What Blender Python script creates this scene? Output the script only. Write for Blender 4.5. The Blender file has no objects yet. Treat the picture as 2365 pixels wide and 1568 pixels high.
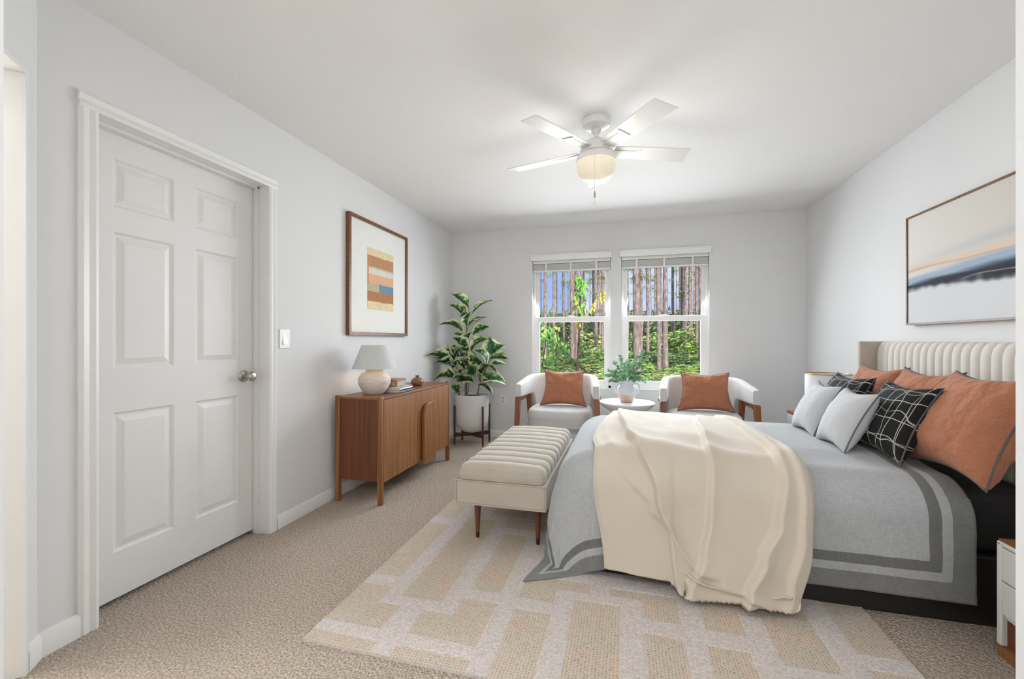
import bpy, bmesh, math, random
from math import sin, cos, pi, radians, hypot, sqrt, atan2, exp
from mathutils import Vector, Matrix, noise
random.seed(7)
SC = bpy.context.scene
COL = SC.collection

# ------------------------------------------------------------------ camera, sky, sun, exposure
YAW = math.atan(264/986)
CH = 1.143
cam_d = bpy.data.cameras.new('camera'); cam = bpy.data.objects.new('camera', cam_d); COL.objects.link(cam)
cam.location = (0, 0, CH); cam.rotation_euler = (radians(90), 0, YAW)
cam_d.sensor_width = 36; cam_d.lens = 986/2365*36; cam_d.shift_y = 2/2365; cam_d.clip_start = .02; cam_d.clip_end = 400
SC.camera = cam
SC.view_settings.view_transform = 'Standard'; SC.view_settings.look = 'None'
SC.view_settings.exposure = 0; SC.view_settings.gamma = 1; SC.view_settings.use_curve_mapping = False

def srgb(r, g, b):
    f = lambda c: (c/255/12.92 if c/255 <= .04045 else ((c/255+.055)/1.055)**2.4)
    return (f(r), f(g), f(b), 1)

W = bpy.data.worlds.new('sky'); SC.world = W; W.use_nodes = True
nt = W.node_tree; bg = nt.nodes['Background']
tc = nt.nodes.new('ShaderNodeTexCoord'); ns = nt.nodes.new('ShaderNodeTexNoise'); ns.inputs['Scale'].default_value = 5; ns.inputs['Detail'].default_value = 6
cr = nt.nodes.new('ShaderNodeValToRGB'); cr.color_ramp.elements[0].position = .45; cr.color_ramp.elements[0].color = srgb(158, 190, 246)
cr.color_ramp.elements[1].position = .7; cr.color_ramp.elements[1].color = srgb(226, 236, 252)
nt.links.new(tc.outputs['Generated'], ns.inputs['Vector']); nt.links.new(ns.outputs['Fac'], cr.inputs['Fac'])
nt.links.new(cr.outputs['Color'], bg.inputs['Color']); bg.inputs['Strength'].default_value = 1.05

def lamp(name, kind, loc, power, color=(1, 1, 1), rot=(0, 0, 0), **kw):
    d = bpy.data.lights.new(name, kind); d.energy = power; d.color = color
    for k, v in kw.items(): setattr(d, k, v)
    o = bpy.data.objects.new(name, d); o.location = loc; o.rotation_euler = rot; COL.objects.link(o); return o
lamp('sun', 'SUN', (0, -10, 12), 7.0, (1, .95, .86), (radians(52), 0, radians(24)), angle=.02)
# daylight through the two windows
lamp('window_daylight_left', 'AREA', (-.61, 4.99, 1.38), 43, (.88, .94, 1), (radians(-64), 0, 0), shape='RECTANGLE', size=.86, size_y=1.3, spread=radians(164))
lamp('window_daylight_right', 'AREA', (.39, 4.99, 1.38), 43, (.88, .94, 1), (radians(-64), 0, 0), shape='RECTANGLE', size=.86, size_y=1.3, spread=radians(164))
# unseen fill light added behind the camera, the lamp of the side room
lamp('hall_fill_light', 'POINT', (-.15, -1.1, 2.12), 53, (.97, .985, 1), shadow_soft_size=.2)
lamp('side_room_light', 'POINT', (-2.6, .6, 2.0), 75, (1, .99, .97), shadow_soft_size=.12)
FANC = (-.172, 2.568)

# ------------------------------------------------------------------ materials
MATS = {}
def newmat(name):
    m = bpy.data.materials.new(name); m.use_nodes = True
    return m, m.node_tree, m.node_tree.nodes['Principled BSDF']
def N(nt, t, **kw):
    n = nt.nodes.new(t)
    for k, v in kw.items():
        if k in n.inputs: n.inputs[k].default_value = v
        else: setattr(n, k, v)
    return n
def mat(name, col, rough=.5, metal=0, noise_amt=0, nscale=20, bump=0, bscale=200, sheen=0, stretch=None, col2=None, spec=.5, coord='Object'):
    if name in MATS: return MATS[name]
    m, nt, b = newmat(name); MATS[name] = m
    b.inputs['Base Color'].default_value = col; b.inputs['Roughness'].default_value = rough; b.inputs['Metallic'].default_value = metal
    b.inputs['Specular IOR Level'].default_value = spec
    if sheen: b.inputs['Sheen Weight'].default_value = sheen; b.inputs['Sheen Roughness'].default_value = .4
    tc = N(nt, 'ShaderNodeTexCoord'); mp = N(nt, 'ShaderNodeMapping')
    if stretch: mp.inputs['Scale'].default_value = stretch
    nt.links.new(tc.outputs[coord], mp.inputs['Vector'])
    if noise_amt or col2:
        n = N(nt, 'ShaderNodeTexNoise', Scale=nscale, Detail=5.0)
        nt.links.new(mp.outputs[0], n.inputs['Vector'])
        r = N(nt, 'ShaderNodeValToRGB'); r.color_ramp.elements[0].position = .32; r.color_ramp.elements[1].position = .68
        c2 = col2 or tuple(min(1, c*(1-noise_amt)) for c in col[:3])+(1,)
        r.color_ramp.elements[0].color = c2; r.color_ramp.elements[1].color = col
        nt.links.new(n.outputs['Fac'], r.inputs['Fac']); nt.links.new(r.outputs['Color'], b.inputs['Base Color'])
    if bump:
        n2 = N(nt, 'ShaderNodeTexNoise', Scale=bscale, Detail=3.0)
        nt.links.new(mp.outputs[0], n2.inputs['Vector'])
        bp = N(nt, 'ShaderNodeBump', Strength=bump, Distance=.002)
        nt.links.new(n2.outputs['Fac'], bp.inputs['Height']); nt.links.new(bp.outputs[0], b.inputs['Normal'])
    return m

M_wall = mat('wall_paint', srgb(231, 231, 231), .85, bump=.06, bscale=180)
M_ceil = mat('ceiling_paint', srgb(244, 243, 241), .9, bump=.5, bscale=70)
M_trim = mat('trim_paint', srgb(240, 239, 236), .35)
M_door = mat('door_paint', srgb(236, 235, 232), .4)
M_vinyl = mat('white_vinyl', srgb(242, 242, 240), .35)
M_blind = mat('blind_slats', srgb(244, 244, 241), .5)
M_fan = mat('fan_white', srgb(238, 237, 233), .35)
M_nickel = mat('satin_nickel', srgb(180, 172, 162), .28, 1)
M_chrome = mat('polished_metal', srgb(215, 213, 208), .12, 1)
M_brass = mat('dark_brass', srgb(92, 72, 48), .35, 1)
M_gold = mat('gold_trim', srgb(190, 160, 105), .3, 1)
def wood(name, c1, c2, st, rough=.4, sc=6):
    return mat(name, c1, rough, col2=c2, nscale=sc, stretch=st, bump=.06, bscale=sc*3)
M_walnut = wood('walnut_vertical', srgb(164, 112, 66), srgb(112, 72, 40), (14, 14, .35))
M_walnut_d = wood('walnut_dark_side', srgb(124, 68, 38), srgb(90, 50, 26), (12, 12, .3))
M_walnut_t = wood('walnut_top', srgb(150, 98, 60), srgb(120, 74, 44), (9, .8, 9))
M_chairwood = wood('chair_walnut', srgb(146, 92, 54), srgb(110, 66, 36), (6, 6, 1))
M_darkwood = wood('plant_stand_wood', srgb(84, 52, 44), srgb(64, 40, 34), (6, 6, 1))
M_framewood = wood('frame_wood', srgb(134, 90, 52), srgb(92, 58, 32), (8, 8, 8), sc=9)
M_legwood = wood('bench_leg_wood', srgb(112, 68, 42), srgb(82, 48, 28), (6, 6, 1))
M_velvet = mat('beige_velvet', srgb(190, 181, 166), .9, noise_amt=.07, nscale=9, sheen=.5, bump=.1, bscale=500)
M_chairfab = mat('ivory_chair_fabric', srgb(212, 210, 208), .9, noise_amt=.04, nscale=14, sheen=.3, bump=.12, bscale=600)
M_throw = mat('cream_throw_fabric', srgb(210, 198, 181), .8, noise_amt=.03, nscale=6, sheen=.25, bump=.05, bscale=500)
M_orange = mat('terracotta_linen', srgb(184, 120, 88), .85, noise_amt=.10, nscale=12, sheen=.15, bump=.9, bscale=20)
M_orange.node_tree.nodes['Bump'].inputs['Distance'].default_value = .02
M_piping = mat('charcoal_piping', srgb(92, 94, 97), .8)
M_whitefab = mat('white_cushion_fabric', srgb(203, 204, 206), .85, noise_amt=.03, nscale=12, bump=.12, bscale=500)
M_black = mat('black_leather', srgb(34, 31, 29), .5)
M_blackfab = mat('black_bedding', srgb(24, 22, 21), .75)
M_pot = mat('white_glazed_pot', srgb(228, 226, 222), .45, noise_amt=.03)
M_soil = mat('potting_soil', srgb(46, 34, 28), 1, noise_amt=.5, nscale=60, bump=1, bscale=90)
M_tablew = mat('white_lacquer', srgb(236, 237, 240), .55)
M_nswhite = mat('nightstand_lacquer', srgb(226, 225, 222), .35)
M_book1 = mat('book_cover_white', srgb(232, 234, 238), .5)
M_book2 = mat('book_cover_blue', srgb(120, 132, 148), .5, noise_amt=.2, nscale=60)
M_pages = mat('book_pages', srgb(226, 214, 200), .8, noise_amt=.1, nscale=4, stretch=(1, 1, 120))
M_boxwood = mat('carved_box_wood', srgb(176, 122, 78), .5, noise_amt=.2, nscale=30)
M_inlay = mat('box_inlay', srgb(216, 208, 196), .4, col2=srgb(118, 104, 90), nscale=150)
M_pinkvase = mat('mauve_glaze', srgb(140, 96, 82), .28, noise_amt=.15, nscale=20)
M_shade = mat('linen_lampshade', srgb(206, 207, 205), .9, noise_amt=.04, nscale=80, stretch=(1, 1, .2))
M_shade_in = mat('lampshade_lining', srgb(236, 226, 205), .9)
M_matte = mat('mat_board', srgb(238, 238, 232), .8)
M_switch = mat('switch_plastic', srgb(240, 239, 236), .3)
M_slot = mat('outlet_slot', srgb(70, 68, 66), .6)
M_bark = mat('pine_bark', srgb(168, 146, 142), 1, col2=srgb(92, 74, 70), nscale=9, stretch=(1.4, 1.4, .45), bump=1, bscale=30)
M_ground = mat('forest_floor', srgb(128, 122, 78), 1, col2=srgb(92, 104, 58), nscale=3)
def leafmat(name, c1, c2, sc=3):
    m = mat(name, c1, .6, col2=c2, nscale=sc); return m
M_bush = [leafmat('foliage_dark', srgb(128, 160, 80), srgb(70, 100, 48)), leafmat('foliage_mid', srgb(166, 196, 96), srgb(98, 134, 60)),
          leafmat('foliage_yellow', srgb(206, 214, 130), srgb(132, 158, 74)), leafmat('foliage_pine', srgb(160, 180, 104), srgb(104, 126, 70))]
M_sapleaf = leafmat('sapling_green', srgb(140, 190, 82), srgb(90, 150, 60), 9)
M_sapyel = leafmat('sapling_yellow', srgb(236, 196, 70), srgb(196, 190, 80), 9)
M_twig = mat('dark_twig', srgb(70, 52, 42), .9)
M_euc = mat('eucalyptus_leaf', srgb(172, 206, 166), .6, col2=srgb(124, 168, 128), nscale=25)

def carpet_mat(name, ca, cb, cc, sc=150, strength=1.0, dist=.006):
    m, nt, b = newmat(name); b.inputs['Roughness'].default_value = 1; b.inputs['Specular IOR Level'].default_value = .1
    tc = N(nt, 'ShaderNodeTexCoord')
    n1 = N(nt, 'ShaderNodeTexNoise', Scale=sc, Detail=4.0, Roughness=.65); n2 = N(nt, 'ShaderNodeTexNoise', Scale=2.2, Detail=3.0)
    v = N(nt, 'ShaderNodeTexVoronoi', Scale=sc*.75)
    for n in (n1, n2, v): nt.links.new(tc.outputs['Object'], n.inputs['Vector'])
    r = N(nt, 'ShaderNodeValToRGB'); e = r.color_ramp.elements; e[0].position = .36; e[0].color = cb; e[1].position = .62; e[1].color = ca
    nt.links.new(n1.outputs['Fac'], r.inputs['Fac'])
    mx = N(nt, 'ShaderNodeMix', data_type='RGBA'); nt.links.new(n2.outputs['Fac'], mx.inputs['Factor'])
    nt.links.new(r.outputs['Color'], mx.inputs['A'])
    mm = N(nt, 'ShaderNodeMix', data_type='RGBA', blend_type='MULTIPLY'); mm.inputs['Factor'].default_value = 1
    nt.links.new(r.outputs['Color'], mm.inputs['A']); mm.inputs['B'].default_value = cc
    nt.links.new(mm.outputs['Result'], mx.inputs['B']); nt.links.new(mx.outputs['Result'], b.inputs['Base Color'])
    bp = N(nt, 'ShaderNodeBump', Strength=strength, Distance=dist); ad = N(nt, 'ShaderNodeMath', operation='SUBTRACT')
    nt.links.new(n1.outputs['Fac'], ad.inputs[0]); nt.links.new(v.outputs['Distance'], ad.inputs[1])
    nt.links.new(ad.outputs[0], bp.inputs['Height']); nt.links.new(bp.outputs[0], b.inputs['Normal'])
    return m
M_carpet = carpet_mat('beige_carpet', srgb(244, 228, 210), srgb(170, 152, 134), (.86, .86, .86, 1), 125, 1.0, .012)
M_rugline = carpet_mat('rug_pale_pile', srgb(218, 210, 203), srgb(190, 182, 176), (.96, .95, .97, 1), 120, .5, .003)

def rug_block_mat():
    m, nt, b = newmat('rug_woven_blocks'); b.inputs['Roughness'].default_value = 1; b.inputs['Specular IOR Level'].default_value = .1
    tc = N(nt, 'ShaderNodeTexCoord'); n1 = N(nt, 'ShaderNodeTexNoise', Scale=9.0, Detail=5.0)
    nt.links.new(tc.outputs['Object'], n1.inputs['Vector'])
    r = N(nt, 'ShaderNodeValToRGB'); e = r.color_ramp.elements
    e[0].position = .3; e[0].color = srgb(204, 193, 177); e[1].position = .7; e[1].color = srgb(212, 189, 172)
    x = e.new(.5); x.color = srgb(203, 192, 176)
    nt.links.new(n1.outputs['Fac'], r.inputs['Fac'])
    wx = N(nt, 'ShaderNodeTexWave', Scale=26.0, Distortion=5.0, bands_direction='X'); wx.inputs['Detail Scale'].default_value = 4
    wy = N(nt, 'ShaderNodeTexWave', Scale=26.0, Distortion=5.0, bands_direction='Y'); wy.inputs['Detail Scale'].default_value = 4
    for w in (wx, wy): nt.links.new(tc.outputs['Object'], w.inputs['Vector'])
    mu = N(nt, 'ShaderNodeMath', operation='MAXIMUM'); nt.links.new(wx.outputs['Fac'], mu.inputs[0]); nt.links.new(wy.outputs['Fac'], mu.inputs[1])
    r2 = N(nt, 'ShaderNodeValToRGB'); r2.color_ramp.elements[0].position = .25; r2.color_ramp.elements[0].color = (.66, .62, .57, 1); r2.color_ramp.elements[1].position = .6; r2.color_ramp.elements[1].color = (1, 1, 1, 1)
    nt.links.new(mu.outputs[0], r2.inputs['Fac'])
    mm = N(nt, 'ShaderNodeMix', data_type='RGBA', blend_type='MULTIPLY'); mm.inputs['Factor'].default_value = 1
    nt.links.new(r.outputs['Color'], mm.inputs['A']); nt.links.new(r2.outputs['Color'], mm.inputs['B']); nt.links.new(mm.outputs['Result'], b.inputs['Base Color'])
    bp = N(nt, 'ShaderNodeBump', Strength=.5, Distance=.003); nt.links.new(mu.outputs[0], bp.inputs['Height']); nt.links.new(bp.outputs[0], b.inputs['Normal'])
    return m
M_rugblock = rug_block_mat()

def glass_mat():
    m = bpy.data.materials.new('window_glass'); m.use_nodes = True; nt = m.node_tree; nt.nodes.clear()
    o = N(nt, 'ShaderNodeOutputMaterial'); t = N(nt, 'ShaderNodeBsdfTransparent'); g = N(nt, 'ShaderNodeBsdfGlossy', Roughness=.02)
    mx = N(nt, 'ShaderNodeMixShader'); lw = N(nt, 'ShaderNodeFresnel', IOR=1.35)
    nt.links.new(lw.outputs[0], mx.inputs[0]); nt.links.new(t.outputs[0], mx.inputs[1]); nt.links.new(g.outputs[0], mx.inputs[2]); nt.links.new(mx.outputs[0], o.inputs[0])
    return m
M_glass = glass_mat()
def globe_mat():
    m, nt, b = newmat('lit_opal_glass'); b.inputs['Base Color'].default_value = srgb(225, 215, 195); b.inputs['Roughness'].default_value = .3
    b.inputs['Emission Color'].default_value = srgb(236, 226, 202); b.inputs['Emission Strength'].default_value = .42
    return m
M_globe = globe_mat()
def vcol_mat(name, rough=.8, bump=0):
    m, nt, b = newmat(name); b.inputs['Roughness'].default_value = rough
    a = N(nt, 'ShaderNodeVertexColor', layer_name='Col'); nt.links.new(a.outputs['Color'], b.inputs['Base Color']); return m
M_print = vcol_mat('art_print')

def uvnode(nt):
    u = N(nt, 'ShaderNodeUVMap', uv_map='UVMap'); s = N(nt, 'ShaderNodeSeparateXYZ'); nt.links.new(u.outputs[0], s.inputs[0]); return u, s
def leaf_variegated():
    m, nt, b = newmat('variegated_leaf'); b.inputs['Roughness'].default_value = .38
    u, s = uvnode(nt)     # u: -1..1 across, v: 0..1 along
    ab = N(nt, 'ShaderNodeMath', operation='ABSOLUTE'); nt.links.new(s.outputs[0], ab.inputs[0])
    tc = N(nt, 'ShaderNodeTexCoord'); mp = N(nt, 'ShaderNodeMapping'); mp.inputs['Scale'].default_value = (2.2, 5, 1)
    nt.links.new(u.outputs[0], mp.inputs['Vector'])
    oi = N(nt, 'ShaderNodeObjectInfo'); nz = N(nt, 'ShaderNodeTexNoise', Scale=1.2, Detail=3.0, noise_dimensions='4D')
    ml = N(nt, 'ShaderNodeMath', operation='MULTIPLY'); ml.inputs[1].default_value = 40; nt.links.new(oi.outputs['Random'], ml.inputs[0]); nt.links.new(ml.outputs[0], nz.inputs['W'])
    nt.links.new(mp.outputs[0], nz.inputs['Vector'])
    sub = N(nt, 'ShaderNodeMath', operation='SUBTRACT'); sub.inputs[1].default_value = .5; nt.links.new(nz.outputs['Fac'], sub.inputs[0])
    m2 = N(nt, 'ShaderNodeMath', operation='MULTIPLY_ADD'); m2.inputs[1].default_value = 2.2; nt.links.new(sub.outputs[0], m2.inputs[0]); nt.links.new(ab.outputs[0], m2.inputs[2])
    r = N(nt, 'ShaderNodeValToRGB'); e = r.color_ramp.elements
    e[0].position = .0; e[0].color = srgb(30, 72, 46); e[1].position = .72; e[1].color = srgb(238, 240, 198)
    a = e.new(.38); a.color = srgb(46, 94, 54); a = e.new(.45); a.color = srgb(124, 164, 98); a = e.new(.60); a.color = srgb(142, 178, 108)
    nt.links.new(m2.outputs[0], r.inputs['Fac']); nt.links.new(r.outputs['Color'], b.inputs['Base Color'])
    return m
M_leaf = leaf_variegated()
M_stem = mat('red_green_stem', srgb(126, 74, 52), .6, col2=srgb(84, 96, 56), nscale=14)

def plaid_mat():
    m, nt, b = newmat('black_crossed_lines_fabric'); b.inputs['Roughness'].default_value = .9
    u, s = uvnode(nt)
    nz = N(nt, 'ShaderNodeTexNoise', Scale=1.6, Detail=1.0); nt.links.new(u.outputs[0], nz.inputs['Vector'])
    acc = None
    for k, (ax, fr, off, amp, wd) in enumerate([(0, 2.4, .1, .42, .022), (0, 1.6, .55, -.6, .015), (1, 2.4, .3, .42, .022), (1, 1.7, .8, -.55, .015)]):
        nn = N(nt, 'ShaderNodeTexNoise', Scale=1.1+.35*k, Detail=.0); mp = N(nt, 'ShaderNodeMapping'); mp.inputs['Location'].default_value = (k*3.3, k*1.7, k); mp.inputs['Rotation'].default_value = (0, 0, .3*k)
        nt.links.new(u.outputs[0], mp.inputs['Vector']); nt.links.new(mp.outputs[0], nn.inputs['Vector'])
        a = N(nt, 'ShaderNodeMath', operation='MULTIPLY_ADD'); a.inputs[1].default_value = fr; a.inputs[2].default_value = off+5; nt.links.new(s.outputs[ax], a.inputs[0])
        c = N(nt, 'ShaderNodeMath', operation='MULTIPLY_ADD'); c.inputs[1].default_value = amp*1.6; nt.links.new(nn.outputs['Fac'], c.inputs[0]); nt.links.new(a.outputs[0], c.inputs[2])
        f = N(nt, 'ShaderNodeMath', operation='FRACT'); nt.links.new(c.outputs[0], f.inputs[0])
        g = N(nt, 'ShaderNodeMath', operation='SUBTRACT'); g.inputs[1].default_value = .5; nt.links.new(f.outputs[0], g.inputs[0])
        h = N(nt, 'ShaderNodeMath', operation='ABSOLUTE'); nt.links.new(g.outputs[0], h.inputs[0])
        l = N(nt, 'ShaderNodeMath', operation='LESS_THAN'); l.inputs[1].default_value = wd; nt.links.new(h.outputs[0], l.inputs[0])
        if acc is None: acc = l
        else:
            x = N(nt, 'ShaderNodeMath', operation='MAXIMUM'); nt.links.new(acc.outputs[0], x.inputs[0]); nt.links.new(l.outputs[0], x.inputs[1]); acc = x
    mx = N(nt, 'ShaderNodeMix', data_type='RGBA'); mx.inputs['A'].default_value = srgb(20, 19, 18); mx.inputs['B'].default_value = srgb(190, 188, 182)
    nt.links.new(acc.outputs[0], mx.inputs['Factor']); nt.links.new(mx.outputs['Result'], b.inputs['Base Color'])
    return m
M_plaid = plaid_mat()

def duvet_mat():
    m, nt, b = newmat('grey_striped_linen'); b.inputs['Roughness'].default_value = .95; b.inputs['Sheen Weight'].default_value = .2
    u, s = uvnode(nt)     # u = distance from the cloth's edge in metres
    r = N(nt, 'ShaderNodeValToRGB'); r.color_ramp.interpolation = 'CONSTANT'; e = r.color_ramp.elements
    dk, dk2, lt = srgb(130, 130, 128), srgb(116, 116, 113), srgb(178, 180, 181)
    e[0].position = 0; e[0].color = dk; e[1].position = .072; e[1].color = lt
    a = e.new(.108); a.color = dk2; a = e.new(.150); a.color = lt
    nt.links.new(s.outputs[0], r.inputs['Fac'])
    tc = N(nt, 'ShaderNodeTexCoord')
    mp = N(nt, 'ShaderNodeMapping'); mp.inputs['Scale'].default_value = (40, 260, 260); mp2 = N(nt, 'ShaderNodeMapping'); mp2.inputs['Scale'].default_value = (260, 60, 40)
    n1 = N(nt, 'ShaderNodeTexNoise', Scale=1.0, Detail=2.0); n2 = N(nt, 'ShaderNodeTexNoise', Scale=1.0, Detail=2.0)
    nt.links.new(tc.outputs['Object'], mp.inputs['Vector']); nt.links.new(tc.outputs['Object'], mp2.inputs['Vector'])
    nt.links.new(mp.outputs[0], n1.inputs['Vector']); nt.links.new(mp2.outputs[0], n2.inputs['Vector'])
    ad = N(nt, 'ShaderNodeMath', operation='ADD'); nt.links.new(n1.outputs['Fac'], ad.inputs[0]); nt.links.new(n2.outputs['Fac'], ad.inputs[1])
    rr = N(nt, 'ShaderNodeMapRange'); rr.inputs['From Min'].default_value = .7; rr.inputs['From Max'].default_value = 1.3; rr.inputs['To Min'].default_value = .84; rr.inputs['To Max'].default_value = 1.08
    nt.links.new(ad.outputs[0], rr.inputs['Value'])
    mm = N(nt, 'ShaderNodeMix', data_type='RGBA', blend_type='MULTIPLY'); mm.inputs['Factor'].default_value = 1
    nt.links.new(r.outputs['Color'], mm.inputs['A']); nt.links.new(rr.outputs['Result'], mm.inputs['B']); nt.links.new(mm.outputs['Result'], b.inputs['Base Color'])
    bp = N(nt, 'ShaderNodeBump', Strength=.25, Distance=.001); nt.links.new(ad.outputs[0], bp.inputs['Height']); nt.links.new(bp.outputs[0], b.inputs['Normal'])
    return m
M_duvet = duvet_mat()

def band_mat(name, stops, axis=2, rough=.6, nz=.02, nscale=12, nstretch=(1, 1, 8), spec=.5):
    """colour by object-space height with a wandering edge: glaze lines and brushed rings"""
    m, nt, b = newmat(name); b.inputs['Roughness'].default_value = rough; b.inputs['Specular IOR Level'].default_value = spec
    tc = N(nt, 'ShaderNodeTexCoord'); s = N(nt, 'ShaderNodeSeparateXYZ'); nt.links.new(tc.outputs['Object'], s.inputs[0])
    mp = N(nt, 'ShaderNodeMapping'); mp.inputs['Scale'].default_value = nstretch; nt.links.new(tc.outputs['Object'], mp.inputs['Vector'])
    n = N(nt, 'ShaderNodeTexNoise', Scale=nscale, Detail=4.0); nt.links.new(mp.outputs[0], n.inputs['Vector'])
    a = N(nt, 'ShaderNodeMath', operation='MULTIPLY_ADD'); a.inputs[1].default_value = nz; nt.links.new(n.outputs['Fac'], a.inputs[0]); nt.links.new(s.outputs[axis], a.inputs[2])
    r = N(nt, 'ShaderNodeValToRGB'); e = r.color_ramp.elements
    e[0].position, e[0].color = stops[0]; e[1].position, e[1].color = stops[-1]
    for p, c in stops[1:-1]: x = e.new(p); x.color = c
    nt.links.new(a.outputs[0], r.inputs['Fac']); nt.links.new(r.outputs['Color'], b.inputs['Base Color']); return m
M_lampbase = mat('weathered_white_ceramic', srgb(230, 223, 217), .75, col2=srgb(208, 194, 182), nscale=8, stretch=(2, 2, 12), bump=.4, bscale=30)
M_jug = band_mat('dipped_jug_glaze', [(0, srgb(206, 170, 148)), (.078, srgb(218, 190, 172)), (.084, srgb(218, 222, 226)), (.3, srgb(226, 229, 232))], nz=.012, nscale=18, nstretch=(1, 1, 1), rough=.4)

# ------------------------------------------------------------------ mesh helpers
ORG = {}
def setp(o, label=None, cat=None, group=None, kind=None):
    for k, v in (('label', label), ('category', cat), ('group', group), ('kind', kind)):
        if v: o[k] = v
    return o
def thing(name, label, cat, loc=(0, 0, 0), group=None, rotz=0):
    o = bpy.data.objects.new(name, None); COL.objects.link(o); o.location = loc; o.rotation_euler = (0, 0, rotz)
    o.empty_display_size = .1; ORG[o.name] = Vector(loc); return setp(o, label, cat, group)
def worg(o):
    return ORG.get(o.name, Vector((0, 0, 0))) if o else Vector((0, 0, 0))
def obj(name, bm, m, parent=None, smooth=True, origin=None, local=False, angle=40, bevel=0, seg=2, label=None):
    """bm in world coordinates (local=True: already in the parent's frame)"""
    org = Vector(origin) if origin is not None else (worg(parent) if parent else Vector((0, 0, 0)))
    if not local and org.length: bmesh.ops.translate(bm, verts=bm.verts, vec=-org)
    me = bpy.data.meshes.new(name); bm.to_mesh(me); bm.free()
    for x in (m if isinstance(m, (list, tuple)) else [m]): me.materials.append(x)
    o = bpy.data.objects.new(name, me); COL.objects.link(o)
    if smooth:
        me.polygons.foreach_set('use_smooth', [True]*len(me.polygons))
        try: me.set_sharp_from_angle(angle=radians(angle))
        except Exception: pass
    if parent:
        o.parent = parent
        if not local: o.location = org-worg(parent)
    elif not local: o.location = org
    ORG[o.name] = org
    if bevel:
        b = o.modifiers.new('bevel', 'BEVEL'); b.width = bevel; b.segments = seg; b.limit_method = 'ANGLE'
    if label: o['label'] = label
    return o
def struct(name, bm, m, parent=None, **kw):
    o = obj(name, bm, m, parent, **kw)
    if not parent: o['kind'] = 'structure'
    return o
def B(): return bmesh.new()
def box(bm, x0, x1, y0, y1, z0, z1):
    v = [bm.verts.new(p) for p in ((x0, y0, z0), (x1, y0, z0), (x1, y1, z0), (x0, y1, z0), (x0, y0, z1), (x1, y0, z1), (x1, y1, z1), (x0, y1, z1))]
    for f in ((0, 3, 2, 1), (4, 5, 6, 7), (0, 1, 5, 4), (1, 2, 6, 5), (2, 3, 7, 6), (3, 0, 4, 7)): bm.faces.new([v[i] for i in f])
    return bm
def bx(*a): return box(B(), *a)
def prism(bm, pts, vec):
    """closed polygon pts (3D) extruded by vec"""
    a = [bm.verts.new(p) for p in pts]; b = [bm.verts.new(Vector(p)+Vector(vec)) for p in pts]; n = len(pts)
    bm.faces.new(a[::-1]); bm.faces.new(b)
    for i in range(n): bm.faces.new((a[i], a[(i+1) % n], b[(i+1) % n], b[i]))
    bmesh.ops.recalc_face_normals(bm, faces=bm.faces); return bm
def lathe(prof, c=(0, 0, 0), n=40, bm=None, wob=None):
    bm = bm or B(); rings = []
    for r, z in prof:
        if r < 1e-6: rings.append([bm.verts.new((c[0], c[1], c[2]+z))])
        else: rings.append([bm.verts.new((c[0]+r*cos(2*pi*i/n), c[1]+r*sin(2*pi*i/n), c[2]+z)) for i in range(n)])
    for a, b in zip(rings, rings[1:]):
        for i in range(n):
            j = (i+1) % n
            if len(a) == 1 and len(b) == 1: continue
            if len(a) == 1: bm.faces.new((a[0], b[j], b[i]))
            elif len(b) == 1: bm.faces.new((a[i], a[j], b[0]))
            else: bm.faces.new((a[i], a[j], b[j], b[i]))
    bmesh.ops.recalc_face_normals(bm, faces=bm.faces); return bm
def tube(pts, r, n=8, bm=None, closed=False, cap=True):
    bm = bm or B(); pts = [Vector(p) for p in pts]; m = len(pts); rs = r if isinstance(r, (list, tuple)) else [r]*m
    up = Vector((0, 0, 1)); rings = []; prev = None
    for i, p in enumerate(pts):
        if closed: t = pts[(i+1) % m]-pts[i-1]
        else: t = pts[min(i+1, m-1)]-pts[max(i-1, 0)]
        t = t.normalized() if t.length > 1e-9 else Vector((0, 0, 1))
        if prev is None: s = t.cross(up if abs(t.z) < .9 else Vector((1, 0, 0))).normalized()
        else:
            s = prev-t*prev.dot(t)
            s = s.normalized() if s.length > 1e-6 else t.orthogonal().normalized()
        prev = s; w = t.cross(s)
        rings.append([bm.verts.new(p+(s*cos(2*pi*k/n)+w*sin(2*pi*k/n))*rs[i]) for k in range(n)])
    rng = range(m if closed else m-1)
    for i in rng:
        a, b = rings[i], rings[(i+1) % m]
        for k in range(n): bm.faces.new((a[k], a[(k+1) % n], b[(k+1) % n], b[k]))
    if not closed and cap: bm.faces.new(rings[0][::-1]); bm.faces.new(rings[-1])
    bmesh.ops.recalc_face_normals(bm, faces=bm.faces); return bm
def gridmesh(fn, nu, nv, uv=None, bm=None, thick=0, wrap=False):
    """fn(i/nu, j/nv) -> point; uv(i/nu, j/nv) -> (u, v)"""
    bm = bm or B(); L = bm.loops.layers.uv.get('UVMap') or bm.loops.layers.uv.new('UVMap')
    vs = [[bm.verts.new(fn(i/nu, j/nv)) for j in range(nv+1)] for i in range(nu+1)]
    for i in range(nu):
        for j in range(nv):
            q = [(i, j), (i+1, j), (i+1, j+1), (i, j+1)]
            f = bm.faces.new([vs[a][b] for a, b in q])
            if uv:
                for lp, (a, b) in zip(f.loops, q): lp[L].uv = uv(a/nu, b/nv)
    return bm
def loft(sections, bm=None, cap=True):
    bm = bm or B(); rings = [[bm.verts.new(p) for p in s] for s in sections]; n = len(rings[0])
    for a, b in zip(rings, rings[1:]):
        for i in range(n): bm.faces.new((a[i], a[(i+1) % n], b[(i+1) % n], b[i]))
    if cap: bm.faces.new(rings[0][::-1]); bm.faces.new(rings[-1])
    bmesh.ops.recalc_face_normals(bm, faces=bm.faces); return bm
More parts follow.
